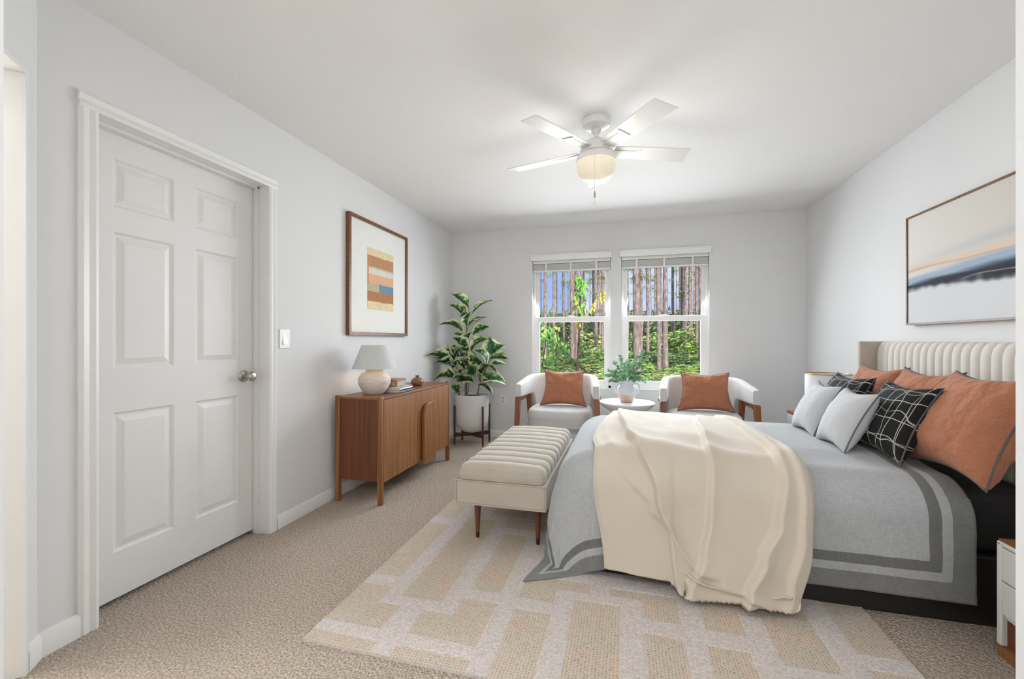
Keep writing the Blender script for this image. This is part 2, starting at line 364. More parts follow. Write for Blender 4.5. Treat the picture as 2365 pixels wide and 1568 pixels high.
def sstep(a, b, x):
    t = min(1, max(0, (x-a)/(b-a))); return t*t*(3-2*t)

# ------------------------------------------------------------------ room shell
XL, XR, YB, ZC = -2.045, 1.721, 4.831, 2.44
DY0, DY1, DZ = 1.219, 2.06, 2.05          # door opening in the left wall
T = .12
bm = B(); box(bm, -3.6, 2.0, -2.6, YB+T, -.12, 0); struct('floor', bm, M_carpet, smooth=False)
bm = B(); box(bm, -3.6, 2.0, -2.6, YB+T, ZC, ZC+.15); struct('ceiling', bm, M_ceil, smooth=False)
bm = B()
box(bm, XL-T, XL, 1.04, DY0-.02, 0, ZC); box(bm, XL-T, XL, DY1+.02, YB+T, 0, ZC); box(bm, XL-T, XL, DY0-.02, DY1+.02, DZ+.02, ZC)
struct('wall_left', bm, M_wall, smooth=False)
WIN = [(-1.047, -.165), (-.052, .835)]; WZ0, WZ1 = .612, 2.062
bm = B()
for a, b in ((XL, WIN[0][0]), (WIN[0][1], WIN[1][0]), (WIN[1][1], XR+T)): box(bm, a, b, YB, YB+T, 0, ZC)
for a, b in WIN: box(bm, a, b, YB, YB+T, 0, WZ0); box(bm, a, b, YB, YB+T, WZ1, ZC)
struct('wall_back', bm, M_wall, smooth=False)
struct('wall_right', bx(XR, XR+T, 1.14, YB, 0, ZC), M_wall, smooth=False)
bm = B(); box(bm, .79, XR+T, 1.02, 1.14, 0, ZC); box(bm, .79, .91, -2.3, 1.02, 0, ZC); struct('wall_front', bm, M_wall, smooth=False)
struct('wall_hall_left', bx(-1.12, -1.0, -2.3, .467, 0, ZC), M_wall, smooth=False)
struct('wall_hall_end', bx(-1.12, .91, -2.42, -2.3, 0, ZC), M_wall, smooth=False)
# 45-degree wall with the side room's opening
du, dn = Vector((.65, -.76, 0)).normalized(), Vector((-.76, -.65, 0)).normalized()
C0 = Vector((XL, 1.04, 0))
def ang(s, d, z): return C0+du*s+dn*d+Vector((0, 0, z))
def angbox(bm, s0, s1, d0, d1, z0, z1):
    return prism(bm, [ang(s0, d0, z0), ang(s1, d0, z0), ang(s1, d1, z0), ang(s0, d1, z0)], (0, 0, z1-z0))
OZ = 2.055
bm = B(); angbox(bm, -.02, .092, 0, T, 0, ZC); angbox(bm, .092, .86, 0, T, OZ, ZC); angbox(bm, .86, 1.42, 0, T, 0, ZC)
struct('wall_angled', bm, M_wall, smooth=False)
bm = B(); angbox(bm, .078, .094, -.012, T+.005, 0, OZ+.012); angbox(bm, .858, .872, -.012, T+.005, 0, OZ+.012); angbox(bm, .094, .858, -.012, T+.005, OZ-.004, OZ+.012)
struct('trim_1', bm, M_trim, smooth=False)
bm = B(); box(bm, -3.5, -3.38, -1.1, 1.3, 0, ZC); box(bm, -3.5, XL-T, 1.18, 1.30, 0, ZC); box(bm, -3.5, -1.12, -1.22, -1.1, 0, ZC)
struct('wall_side_room', bm, M_wall, smooth=False)
# baseboards
def baseboard(name, pts_fn, h=.083):
    pass
def bb_profile(t0=.013, h=.083): return [(0, 0), (t0, 0), (t0, h*.78), (t0*.55, h*.9), (t0*.35, h), (0, h)]
def run(p0, p1, nrm, prof, bm=None):
    """sweep a profile (out, up) along p0->p1"""
    bm = bm or B(); p0, p1, nrm = Vector(p0), Vector(p1), Vector(nrm)
    return prism(bm, [p0+nrm*a+Vector((0, 0, b)) for a, b in prof], p1-p0)
struct('baseboard_left', run((XL, DY1+.066, 0), (XL, YB, 0), (1, 0, 0), bb_profile()), M_trim)
bm = run((XL, 1.04, 0), (XL, DY0-.06, 0), (1, 0, 0), bb_profile(.015, .09)); run(ang(0, 0, 0), ang(.078, 0, 0), -dn, bb_profile(.015, .09), bm)
struct('baseboard_near_door', bm, M_trim)
struct('baseboard_back', run((XL, YB, 0), (XR, YB, 0), (0, -1, 0), bb_profile()), M_trim)
struct('baseboard_right', run((XR, 1.14, 0), (XR, YB, 0), (-1, 0, 0), bb_profile()), M_trim)

# ------------------------------------------------------------------ six panel door
DX = -2.14
cas = [(0, 0), (.013, .0), (.018, .012), (.011, .03), (.016, .05), (.008, .064), (0, .064)]   # (out, across)
bm = B()
prism(bm, [(XL+o, DY0-a, 0) for o, a in cas], (0, 0, DZ+.0)); prism(bm, [(XL+o, DY1+a, 0) for o, a in cas], (0, 0, DZ+.0))
prism(bm, [(XL+o, DY0-.064, DZ+a) for o, a in cas], (0, DY1-DY0+.128, 0))
box(bm, DX-.06, XL, DY0-.02, DY0, 0, DZ+.0); box(bm, DX-.06, XL, DY1, DY1+.02, 0, DZ); box(bm, DX-.06, XL, DY0-.02, DY1+.02, DZ, DZ+.02)
box(bm, DX+.002, DX+.036, DY0, DY0+.011, 0, DZ); box(bm, DX+.002, DX+.036, DY1-.011, DY1, 0, DZ); box(bm, DX+.002, DX+.036, DY0, DY1, DZ-.011, DZ)
struct('trim_2', bm, M_trim, angle=25)
# door slab with six raised panels
bm = B(); d0, d1, z0, z1 = DY0+.004, DY1-.004, .024, DZ-.004
cols = [(1.335, 1.592), (1.700, 1.950)]; rows = [(.224, .830), (1.020, 1.614), (1.722, 1.930)]
ys = [d0, cols[0][0], cols[0][1], cols[1][0], cols[1][1], d1]; zs = [z0]+[v for r in rows for v in r]+[z1]
V = {}
def dv(x, y, z):
    k = (round(x, 5), round(y, 5), round(z, 5))
    if k not in V: V[k] = bm.verts.new(k)
    return V[k]
for i in range(5):
    for j in range(6+1):
        y0_, y1_, q0, q1 = ys[i], ys[i+1], zs[j], zs[j+1]
        if i in (1, 3) and j in (1, 3, 5):
            lv = [(0, 0), (.010, -.009), (.018, -.009), (.044, -.001), (.046, -.001)]
            prev = None
            for ins, dx in lv:
                ring = [dv(DX+dx, y0_+ins, q0+ins), dv(DX+dx, y1_-ins, q0+ins), dv(DX+dx, y1_-ins, q1-ins), dv(DX+dx, y0_+ins, q1-ins)]
                if prev:
                    for k in range(4): bm.faces.new((prev[k], prev[(k+1) % 4], ring[(k+1) % 4], ring[k]))
                prev = ring
            bm.faces.new(prev)
        else: bm.faces.new((dv(DX, y0_, q0), dv(DX, y1_, q0), dv(DX, y1_, q1), dv(DX, y0_, q1)))
box(bm, DX-.035, DX-.012, d0, d1, z0, z1)
for a in ((d0, z0, d1, z0), (d1, z0, d1, z1), (d1, z1, d0, z1), (d0, z1, d0, z0)):
    f = [(DX, a[0], a[1]), (DX, a[2], a[3]), (DX-.013, a[2], a[3]), (DX-.013, a[0], a[1])]; bm.faces.new([bm.verts.new(p) for p in f])
bmesh.ops.recalc_face_normals(bm, faces=bm.faces)
door = struct('door_1', bm, M_door, angle=12)
def lathe_x(prof, c, n=32):
    bm = lathe(prof, (0, 0, 0), n); bmesh.ops.rotate(bm, verts=bm.verts, cent=(0, 0, 0), matrix=Matrix.Rotation(pi/2, 3, 'Y')); bmesh.ops.translate(bm, verts=bm.verts, vec=c); return bm
obj('door_knob', lathe_x([(0, 0), (.034, 0), (.034, .004), (.028, .010), (.014, .014), (.012, .034), (.018, .040), (.0265, .052), (.027, .062), (.020, .072), (0, .076)], (DX, 1.985, .936)), M_nickel, door, label='brushed nickel round door knob')
struct('trim_3', bx(DX-.5, DX-.06, DY0-.3, DY1+.3, -.02, 0.004), M_carpet, smooth=False)
struct('wall_behind_door', bx(DX-.6, DX-.5, DY0-.3, DY1+.3, 0, ZC), M_wall, smooth=False)

# light switch and outlet
t = thing('light_switch', 'white rocker light switch on the wall right of the door casing', 'light switch', (XL, 2.188, 1.152))
obj('wall_plate', bx(XL, XL+.006, 2.147, 2.229, 1.094, 1.212), M_switch, t, bevel=.002)
obj('rocker', prism(B(), [(XL+.006, 2.170, 1.118), (XL+.013, 2.170, 1.118), (XL+.008, 2.170, 1.153), (XL+.006, 2.170, 1.188)], (0, .036, 0)), M_switch, t)
t = thing('wall_outlet', 'white duplex power outlet low on the back wall beside the potted plant', 'outlet', (-1.40, YB, .444))
obj('wall_plate', bx(-1.435, -1.365, YB-.006, YB, .386, .502), M_switch, t, bevel=.002)
for zz in (.422, .466):
    bm = B(); box(bm, -1.407, -1.403, YB-.0075, YB-.0055, zz-.007, zz+.007); box(bm, -1.397, -1.393, YB-.0075, YB-.0055, zz-.007, zz+.007)
    obj('socket', bm, M_slot, t)

# ------------------------------------------------------------------ windows with blinds
for wi, (a, b) in enumerate(WIN):
    f = B(); yf0, yf1 = YB+.055, YB+.11
    for (p, q, r, s) in ((a, a+.03, WZ0, WZ1), (b-.03, b, WZ0, WZ1), (a, b, WZ1-.03, WZ1), (a, b, WZ0, WZ0+.03)): box(f, p, q, yf0, yf1, r, s)
    w = struct('window_%d' % (wi+1), f, M_vinyl, bevel=.003)
    def sash(name, z0, z1, y0, y1, st, bot, top):
        s = B(); x0, x1 = a+.026, b-.026
        box(s, x0, x0+st, y0, y1, z0, z1); box(s, x1-st, x1, y0, y1, z0, z1); box(s, x0+st, x1-st, y0, y1, z0, z0+bot); box(s, x0+st, x1-st, y0, y1, z1-top, z1)
        so = obj(name, s, M_vinyl, w, bevel=.003)
        obj('glass_pane', bx(x0+st, x1-st, (y0+y1)/2-.002, (y0+y1)/2+.002, z0+bot, z1-top), M_glass, so, smooth=False)
    sash('upper_sash', 1.385, WZ1-.03, yf0+.028, yf0+.050, .036, .028, .034)
    sash('lower_sash', WZ0+.012, 1.412, yf0-.004, yf0+.020, .048, .075, .058)
    obj('sash_lock', bx((a+b)/2-.03, (a+b)/2+.03, yf0-.002, yf0+.018, 1.412, 1.424), M_vinyl, w, bevel=.002)
    obj('window_sill', bx(a-.004, b+.004, YB-.008, YB+.058, WZ0-.012, WZ0+.003), M_trim, w, bevel=.003)
    # blind
    lab = ['raised white slatted blind over the left window, behind a white valance', 'raised white slatted blind over the right window, above the small round table'][wi]
    t = thing('window_blind', lab, 'blind', ((a+b)/2, YB, 2.08), 'window blinds')
    bm = B(); box(bm, a-.012, b+.012, YB-.038, YB-.026, 2.052, 2.116); box(bm, a-.012, b+.012, YB-.045, YB-.026, 2.108, 2.121)
    box(bm, a-.012, a-.002, YB-.026, YB, 2.052, 2.116); box(bm, b+.002, b+.012, YB-.026, YB, 2.052, 2.116)
    obj('valance', bm, M_vinyl, t, bevel=.002)
    obj('head_rail', bx(a+.006, b-.006, YB+.004, YB+.052, 2.022, 2.060), M_vinyl, t)
    bm = B(); z = 2.014
    for k in range(11): box(bm, a+.008, b-.008, YB+.003, YB+.052, z-.0032, z); z -= .0062
    obj('slat_stack', bm, M_blind, t)
    obj('bottom_rail', bx(a+.008, b-.008, YB+.001, YB+.053, z-.016, z), M_vinyl, t, bevel=.003)
    for fx in (.18, .5, .82):
        x = a+(b-a)*fx; obj('lift_tape', bx(x-.009, x+.009, YB-.002, YB+.001, z-.014, 2.03), M_vinyl, t)

# ------------------------------------------------------------------ ceiling fan
fx, fy = FANC
t = thing('ceiling_fan', 'white five-blade ceiling fan with lit opal bowl light and pull chain', 'ceiling fan', (fx, fy, ZC))
def fl(prof, n=48): return lathe(prof, (fx, fy, 0), n)
obj('canopy', fl([(0, ZC), (.083, ZC), (.083, ZC-.012), (.078, ZC-.035), (.045, ZC-.052), (0, ZC-.054)]), M_fan, t)
obj('downrod', fl([(0, 2.395), (.028, 2.392), (.030, 2.38), (.022, 2.367), (.013, 2.360), (.013, 2.335), (0, 2.335)]), M_fan, t)
obj('motor_housing', fl([(0, 2.345), (.018, 2.343), (.030, 2.333), (.058, 2.318), (.084, 2.292), (.096, 2.262), (.098, 2.240), (0, 2.240)]), M_fan, t)
obj('accent_ring', fl([(0, 2.242), (.101, 2.242), (.106, 2.238), (.106, 2.231), (0, 2.231)]), M_chrome, t, label='polished metal ring')
obj('light_collar', fl([(0, 2.232), (.108, 2.232), (.117, 2.218), (.118, 2.196), (0, 2.196)]), M_fan, t)
obj('glass_bowl', fl([(.114, 2.197), (.118, 2.180), (.117, 2.158), (.106, 2.128), (.084, 2.103), (.05, 2.088), (0, 2.083)]), M_globe, t, label='lit cream glass bowl')
ch = obj('pull_chain', tube([(fx+.0, fy-.119, 2.215), (fx, fy-.122, 2.15), (fx, fy-.122, 1.90)], .0018, 6), M_fan, t)
obj('pull_fob', lathe([(0, 2.005), (.004, 2.003), (.0055, 1.985), (.005, 1.968), (0, 1.966)], (fx, fy-.122, -.02), 12), M_nickel, ch)
obj('pull_fob', lathe([(0, 1.930), (.004, 1.926), (.005, 1.905), (0, 1.900)], (fx, fy-.122, 0), 12), M_fan, ch)
tube_len = tube([(fx, fy-.122, 1.965), (fx, fy-.122, 1.925)], .001, 5)
obj('chain_end', tube_len, M_chrome, ch)
for k in range(5):
    A = radians(-123+72*k); u = Vector((cos(A), sin(A), 0)); w = Vector((-sin(A), cos(A), 0)); pitch = radians(11)
    wt = (w*cos(pitch)-Vector((0, 0, 1))*sin(pitch)).normalized(); nn = u.cross(wt)
    c = Vector((fx, fy, 2.262))
    out = []
    for r, hw in ((.105, .050), (.20, .056), (.40, .063), (.52, .066)): out.append((r, hw))
    pts = [c+u*r+wt*hw for r, hw in out]+[c+u*.572+wt*.066, c+u*.552-wt*.066]+[c+u*r-wt*hw for r, hw in out[::-1]]
    bl = obj('blade', prism(B(), [p-nn*.003 for p in pts], nn*.006), M_fan, t, bevel=.0015)
    q = [(.085, .022), (.235, .024), (.250, .040), (.262, .040)]
    pts = [c+u*r+wt*h-nn*.0 for r, h in q]+[c+u*r-wt*h for r, h in q[::-1]]
    obj('blade_bracket', prism(B(), [p-nn*.0085 for p in pts], nn*.005), M_fan, bl, bevel=.001)
lamp('fan_lamp', 'POINT', (fx, fy, 2.13), 15, (1, .98, .96), shadow_soft_size=.15)

# unseen fixture added to carry the fill light behind the camera
t = thing('added_fill_fixture', 'added unseen round fill light fixture on the ceiling behind the viewpoint', 'ceiling light', (-.15, -1.1, ZC))
obj('base_plate', lathe([(0, 0), (.20, 0), (.20, -.02), (.19, -.03), (0, -.03)], (-.15, -1.1, ZC)), M_fan, t)
obj('glass_bowl', lathe([(.185, -.03), (.175, -.06), (.12, -.085), (0, -.092)], (-.15, -1.1, ZC)), M_globe, t)

# ------------------------------------------------------------------ rug
RX0, RX1, RY0, RY1 = -1.190, .966, 1.362, 3.80
blocks = [(-.965, -.775, 1.709, 2.568), (-.683, -.545, 1.838, 2.408), (-.820, -.535, 1.493, 1.637), (-.695, -.535, 1.637, 1.756), (-.452, -.300, 1.30, 1.748),
          (-.213, -.020, 1.30, 1.870), (-.460, -.306, 1.831, 2.01), (-.306, -.162, 1.935, 2.01), (-1.19, -1.045, 1.838, 2.434), (-1.19, -.925, 1.490, 1.640), (-1.19, -1.035, 1.64, 1.753),
          (-1.19, -.905, 1.30, 1.422), (-.825, -.530, 1.30, 1.42), (-1.19, -1.05, 2.53, 2.85), (-.072, .068, 1.945, 2.0), (.068, .212, 1.821, 2.0),
          (.300, .443, 1.812, 1.95), (.300, .6, 1.95, 2.08), (.533, .712, 1.688, 2.3), (.808, .966, 1.820, 2.5), (.070, .212, 1.42, 1.726), (.290, .430, 1.44, 1.715), (.52, .72, 1.30, 1.60),
          (.806, .966, 1.30, 1.735), (-.84, -.62, 2.66, 2.75), (-.71, -.45, 2.49, 2.62), (-.98, -.75, 2.85, 3.3), (-.66, -.5, 2.75, 3.2), (-1.19, -1.05, 2.95, 3.4), (-.4, -.2, 2.1, 2.6), (-.1, .2, 2.1, 2.4), (-1.19, -.8, 3.5, 3.8), (-.6, -.1, 3.4, 3.8), (.1, .5, 3.45, 3.8)]
bm = B(); NX, NY = 360, 406
vs = [[None]*(NY+1) for _ in range(NX+1)]
for i in range(NX+1):
    for j in range(NY+1):
        x = RX0+(RX1-RX0)*i/NX; y = RY0+(RY1-RY0)*j/NY
        vs[i][j] = (x, y)
def inblk(x, y):
    jx, jy = x+.002*noise.noise((x*14, y*14, 0)), y+.002*noise.noise((x*14, y*14, 9))
    return any(a < jx < b and c < jy < d for a, b, c, d in blocks)
flag = [[inblk((vs[i][j][0]+vs[i+1][j][0])/2, (vs[i][j][1]+vs[i][j+1][1])/2) for j in range(NY)] for i in range(NX)]
gv = [[None]*(NY+1) for _ in range(NX+1)]
for i in range(NX+1):
    for j in range(NY+1):
        near = [flag[a][b] for a in (i-1, i) for b in (j-1, j) if 0 <= a < NX and 0 <= b < NY]
        z = .0125 if not any(near) else .0105
        gv[i][j] = bm.verts.new((*vs[i][j], z))
for i in range(NX):
    for j in range(NY):
        f = bm.faces.new((gv[i][j], gv[i+1][j], gv[i+1][j+1], gv[i][j+1])); f.material_index = 1 if flag[i][j] else 0
rim = [gv[i][0] for i in range(NX+1)]+[gv[NX][j] for j in range(1, NY+1)]+[gv[i][NY] for i in range(NX-1, -1, -1)]+[gv[0][j] for j in range(NY-1, 0, -1)]
low = [bm.verts.new((v.co.x, v.co.y, 0)) for v in rim]
for k in range(len(rim)): bm.faces.new((rim[k], low[k], low[(k+1) % len(rim)], rim[(k+1) % len(rim)]))
bmesh.ops.recalc_face_normals(bm, faces=bm.faces)
rug = obj('area_rug', bm, [M_rugline, M_rugblock], origin=(RX0, RY0, 0), angle=60)
setp(rug, 'pale area rug with beige woven geometric blocks under the bed and bench', 'rug')

# ------------------------------------------------------------------ sideboard
X0, X1, SY0, SY1 = -2.005, -1.629, 2.607, 3.790
t = thing('sideboard', 'low walnut sideboard with slatted front against the left wall', 'sideboard', ((X0+X1)/2, (SY0+SY1)/2, 0))
obj('side_panel', bx(X0+.012, X1-.012, SY0+.012, SY0+.030, .160, .728), M_walnut_d, t)
obj('side_panel', bx(X0+.012, X1-.012, SY1-.030, SY1-.012, .160, .728), M_walnut_d, t)
obj('top_panel', bx(X0+.004, X1-.004, SY0+.008, SY1-.008, .728, .742), M_walnut_t, t, bevel=.002)
obj('bottom_panel', bx(X0+.012, X1-.015, SY0+.03, SY1-.03, .160, .176), M_walnut_d, t)
obj('back_panel', bx(X0+.004, X0+.012, SY0+.03, SY1-.03, .165, .728), M_walnut_d, t)
for xx, yy in ((X0, SY0), (X0, SY1-.034), (X1-.036, SY0), (X1-.036, SY1-.034)):
    obj('leg', bx(xx, xx+.036, yy, yy+.034, 0, .752), M_walnut, t, bevel=.008, seg=3)
def slat_front(y0, y1, z0, z1, x, n):
    return bx(x-.010, x, y0, y1, z0, z1)
mid = 3.207
d1o = obj('door', slat_front(SY0+.040, mid-.002, .150, .726, X1-.004, 17), M_walnut, t)
d2o = obj('door', slat_front(mid+.002, SY1-.038, .150, .726, X1-.004, 17), M_walnut, t)
# long rounded pull standing proud of the door
prof = [(mid-.005, .118)]+[(mid-.005+.10*(1-cos(a)), .525+.095*sin(a)) for a in [pi/2*k/10 for k in range(11)]]+[(mid+.215, .620), (mid+.215, .118)]
bm = prism(B(), [(X1+.004, y, z) for y, z in prof], (.026, 0, 0)); obj('pull_panel', bm, M_walnut, d2o, bevel=.004)

# ------------------------------------------------------------------ table lamp
LX, LY = -1.83, 2.835
t = thing('table_lamp', 'table lamp with grey cone shade and weathered white round ceramic base on the sideboard', 'table lamp', (LX, LY, .742))
Lc = (LX, LY, .742)
obj('lamp_base', lathe([(0, 0), (.066, 0), (.072, .004), (.094, .035), (.114, .072), (.119, .098), (.115, .122), (.095, .150), (.068, .165), (.062, .170), (.062, .176), (.066, .186), (.064, .189), (.054, .186), (0, .184)], Lc, 56), M_lampbase, t)
obj('lamp_stem', lathe([(0, .184), (.010, .184), (.010, .200), (.016, .202), (.016, .245), (0, .247)], Lc, 16), M_brass, t)
bm = lathe([(.160, .192), (.0925, .366), (.0915, .366), (.159, .192), (.160, .192)], Lc, 64)
obj('lamp_shade', bm, M_shade, t)
bm = lathe([(.1585, .194), (.091, .364)], Lc, 64); obj('shade_lining', bm, M_shade_in, t)
bm = B()
for k in range(3): tube([(LX+.004*cos(k*2.094), LY+.004*sin(k*2.094), .742+.25), (LX+.12*cos(k*2.094), LY+.12*sin(k*2.094), .742+.285)], .0015, 6, bm)
obj('shade_carrier', bm, M_brass, t)
obj('light_bulb', lathe([(0, .247), (.012, .249), (.024, .272), (.024, .290), (.012, .306), (0, .309)], Lc, 20), M_globe, t)
lamp('table_lamp_bulb', 'POINT', (LX, LY, .742+.27), 2.0, (1, .76, .48), shadow_soft_size=.03)

# books, carved box, small vase
def book(name, label, x0, x1, y0, y1, z0, z1, mc, rot=0):
    c = ((x0+x1)/2, (y0+y1)/2, z0); t = thing(name, label, 'book', c, 'books on the sideboard')
    th = .003
    bm = B(); box(bm, x0, x1, y0, y1, z0, z0+th); box(bm, x0, x1, y0, y1, z1-th, z1); box(bm, x1-th, x1, y0, y1, z0, z1)
    obj('cover', bm, mc, t); obj('pages', bx(x0+.003, x1-th, y0+.003, y1-.003, z0+th, z1-th), M_pages, t)
    t.rotation_euler.z = rot; return t
book('book', 'blue-grey hardback book at the bottom of the stack beside the table lamp', -1.86, -1.660, 2.905, 3.115, .7425, .763, M_book2)
book('book', 'white hardback book lying on the blue-grey one beside the table lamp', -1.86, -1.663, 2.915, 3.11, .7632, .784, M_book1)
t = thing('carved_box', 'small carved wooden box with pale inlay on top of the books', 'box', (-1.775, 3.0, .784))
obj('box_body', bx(-1.852, -1.70, 2.93, 3.075, .7845, .832), M_boxwood, t, bevel=.002)
obj('lid', bx(-1.854, -1.698, 2.928, 3.077, .832, .842), M_boxwood, t, bevel=.002)
for a in ((-1.7, -1.6985, 2.945, 3.06), (-1.84, -1.715, 2.9285, 2.930)): obj('inlay_panel', bx(a[0], a[1], a[2], a[3], .792, .826), M_inlay, t, label='pale mother-of-pearl inlay panel')
v = obj('bud_vase', lathe([(0, 0), (.030, 0), (.048, .012), (.058, .032), (.055, .05), (.036, .068), (.016, .078), (.013, .084), (.020, .092), (.018, .092), (.009, .084), (0, .08)], (-1.78, 3.42, .742), 40), M_pinkvase, origin=(-1.78, 3.42, .742))
setp(v, 'squat mauve-brown bud vase on the sideboard beside the books', 'vase')

# ------------------------------------------------------------------ framed prints
def vcol(o, fn):
    me = o.data; ca = me.color_attributes.new('Col', 'FLOAT_COLOR', 'POINT'); org = ORG[o.name]
    for i, v in enumerate(me.vertices): ca.data[i].color = fn(v.co+org)
t = thing('framed_print', 'tall framed abstract print of stacked earthy bands above the sideboard', 'framed art', (XL, 3.229, 1.65), 'framed art')
fy0, fy1, fz0, fz1 = 2.785, 3.673, 1.183, 2.118
bm = B(); fw = .026
for a in ((fy0, fy1, fz0, fz0+fw), (fy0, fy1, fz1-fw, fz1), (fy0, fy0+fw, fz0+fw, fz1-fw), (fy1-fw, fy1, fz0+fw, fz1-fw)): box(bm, XL+.002, XL+.034, a[0], a[1], a[2], a[3])
obj('frame', bm, M_framewood, t, bevel=.001)
obj('mat_board', bx(XL+.004, XL+.020, fy0+fw, fy1-fw, fz0+fw, fz1-fw), M_matte, t, smooth=False)
ay0, ay1, az0, az1 = 3.035, 3.432, 1.398, 1.902
def art1(p):
    u = (p.y-ay0)/(ay1-ay0); v = (az1-p.z)/(az1-az0)
    nz = noise.noise((p.y*9, p.z*30, 1)); n2 = noise.noise((p.y*60, p.z*60, 4)); n3 = noise.noise((p.y*25, p.z*8, 7)); v += .012*nz
    c = (232, 212, 170)
    if .12 < v < .30: c = (190, 142, 102)
    elif .33 < v < .42: c = (222, 218, 205)
    elif .42 < v < .57: c = (228, 178, 142)
    elif .57 < v < .71: c = (196, 178, 148) if u < .42 else (112, 144, 168)
    elif .71 < v < .87: c = (180, 124, 80)
    elif v <= .05 or v >= .87: c = (230, 210, 168)
    if .30 < v <= .33: c = (206, 200, 180)
    if u < .05 and .12 < v < .6: c = (216, 140, 100)
    k = 1+.10*n3+.08*n2; return tuple(min(1, q*k) for q in srgb(*c)[:3])+(1,)
bm = gridmesh(lambda i, j: (XL+.0212, ay0+(ay1-ay0)*i, az0+(az1-az0)*j), 90, 130)
bmesh.ops.reverse_faces(bm, faces=bm.faces); o = obj('print', bm, M_print, t); vcol(o, art1)

t = thing('framed_painting', 'wide framed abstract seascape painting with dark blue horizon above the headboard', 'framed art', (XR, 2.6, 1.57), 'framed art')
fy0, fy1, fz0, fz1 = 2.02, 3.203, 1.237, 1.901; bm = B(); fw = .011
for a in ((fy0, fy1, fz0, fz0+fw), (fy0, fy1, fz1-fw, fz1), (fy0, fy0+fw, fz0+fw, fz1-fw), (fy1-fw, fy1, fz0+fw, fz1-fw)): box(bm, XR-.040, XR-.002, a[0], a[1], a[2], a[3])
obj('frame', bm, M_framewood, t)
ay0, ay1, az0, az1 = fy0+fw, fy1-fw, fz0+fw, fz1-fw
def mix(a, b, f): f = max(0, min(1, f)); return tuple(a[i]*(1-f)+b[i]*f for i in range(3))
def art2(p):
    u = (ay1-p.y)/(ay1-ay0); v = (az1-p.z)/(az1-az0)          # u from the far (left in view) edge
    s = noise.noise((u*3, v*26, 0))*.018+noise.noise((u*9, v*70, 5))*.006
    w = v+s
    c = mix((226, 224, 218), (212, 206, 196), u*1.4)
    if w < .5: c = mix(c, (196, 198, 196), exp(-((w-(.44-.10*u))/.04)**2)*min(1, u*1.6))
    c = mix(c, (226, 200, 182), exp(-((w-(.50-.04*u))/.035)**2)*.9)
    c = mix(c, (196, 164, 146), exp(-((w-(.508-.02*u))/.008)**2)*.7)
    c = mix(c, (232, 226, 218), exp(-((w-(.555))/.016)**2)*.8)
    hz = .672-.02*u; th = .055+.085*u
    c = mix(c, (162, 180, 198), sstep(hz-th-.075, hz-th-.02, w))
    c = mix(c, (34, 48, 68), sstep(hz-th*1.0, hz-th*.45, w))
    c = mix(c, (24, 28, 38), sstep(hz-th*.6, hz-.02, w)*min(1, .4+u*1.2))
    lo = (218, 220, 222)
    c = mix(c, (205, 206, 204), exp(-((w-(hz-.004))/.005)**2)*sstep(.3, .5, u)*(.75))
    edge = hz+.012+.055*sstep(.3, .9, u)
    c = mix(c, lo, sstep(edge-.03, edge+.035, w+.02*noise.noise((u*22, 3, 1))))
    return tuple(q for q in srgb(*c)[:3])+(1,)
bm = gridmesh(lambda i, j: (XR-.034, ay0+(ay1-ay0)*i, az0+(az1-az0)*j), 170, 190); o = obj('painting', bm, M_print, t); vcol(o, art2)
obj('backing', bx(XR-.033, XR-.004, ay0, ay1, az0, az1), M_matte, t)

# ------------------------------------------------------------------ potted plant
PX, PY = -1.655, 4.47
t = thing('potted_plant', 'tall variegated rubber plant in a white pot in the corner beyond the sideboard', 'potted plant', (PX, PY, .13))
obj('pot', lathe([(0, .125), (.04, .126), (.10, .140), (.15, .180), (.178, .245), (.184, .32), (.186, .545), (.178, .548), (.172, .545), (.170, .50), (0, .50)], (PX, PY, 0), 56), M_pot, t)
obj('soil', gridmesh(lambda i, j: (PX+.172*i*cos(2*pi*j), PY+.172*i*sin(2*pi*j), .515+.012*noise.noise((i*4*cos(2*pi*j), i*4*sin(2*pi*j), 0))*(1 if i < .99 else 0)), 8, 40), M_soil, t)
ps = thing('plant_stand', 'dark wood four-legged stand holding the white plant pot', 'plant stand', (PX, PY, 0))
for k, a in enumerate((215, 325, 35, 145)):
    x, y = PX+.199*cos(radians(a)), PY+.199*sin(radians(a)); obj('leg', lathe([(0, 0), (.010, 0), (.011, .1), (.011, .425), (.009, .43), (0, .43)], (x, y, 0), 14), M_darkwood, ps)
for a in (35, 145):
    d = Vector((cos(radians(a)), sin(radians(a)), 0)); n_ = Vector((-d.y, d.x, 0)); c = Vector((PX, PY, .088))
    sec = [(-.194, -.004), (-.10, -.012), (0, -.018), (.10, -.012), (.194, -.004)]
    pts = [c+d*s+Vector((0, 0, 0)) for s, _ in sec]+[c+d*s+Vector((0, 0, .036 if abs(s) < .15 else .046)) for s, _ in sec[::-1]]
    obj('cross_bar', prism(B(), [p-n_*.009 for p in pts], n_*.018), M_darkwood, ps)
FC, SI = math.cos(YAW), math.sin(YAW)
def pix(u, v, d):            # a point seen at photo pixel u,v at depth d (used once, to read off leaf positions)
    X = (u-1182.5)/986*d; return Vector((-SI*d+FC*X, FC*d+SI*X, CH+(786-v)/986*d))
CAMP = Vector((0, 0, CH))
def zp(x, y, dd=0): return pix(960+x/3.732, 640+y/3.732, 4.74+dd)
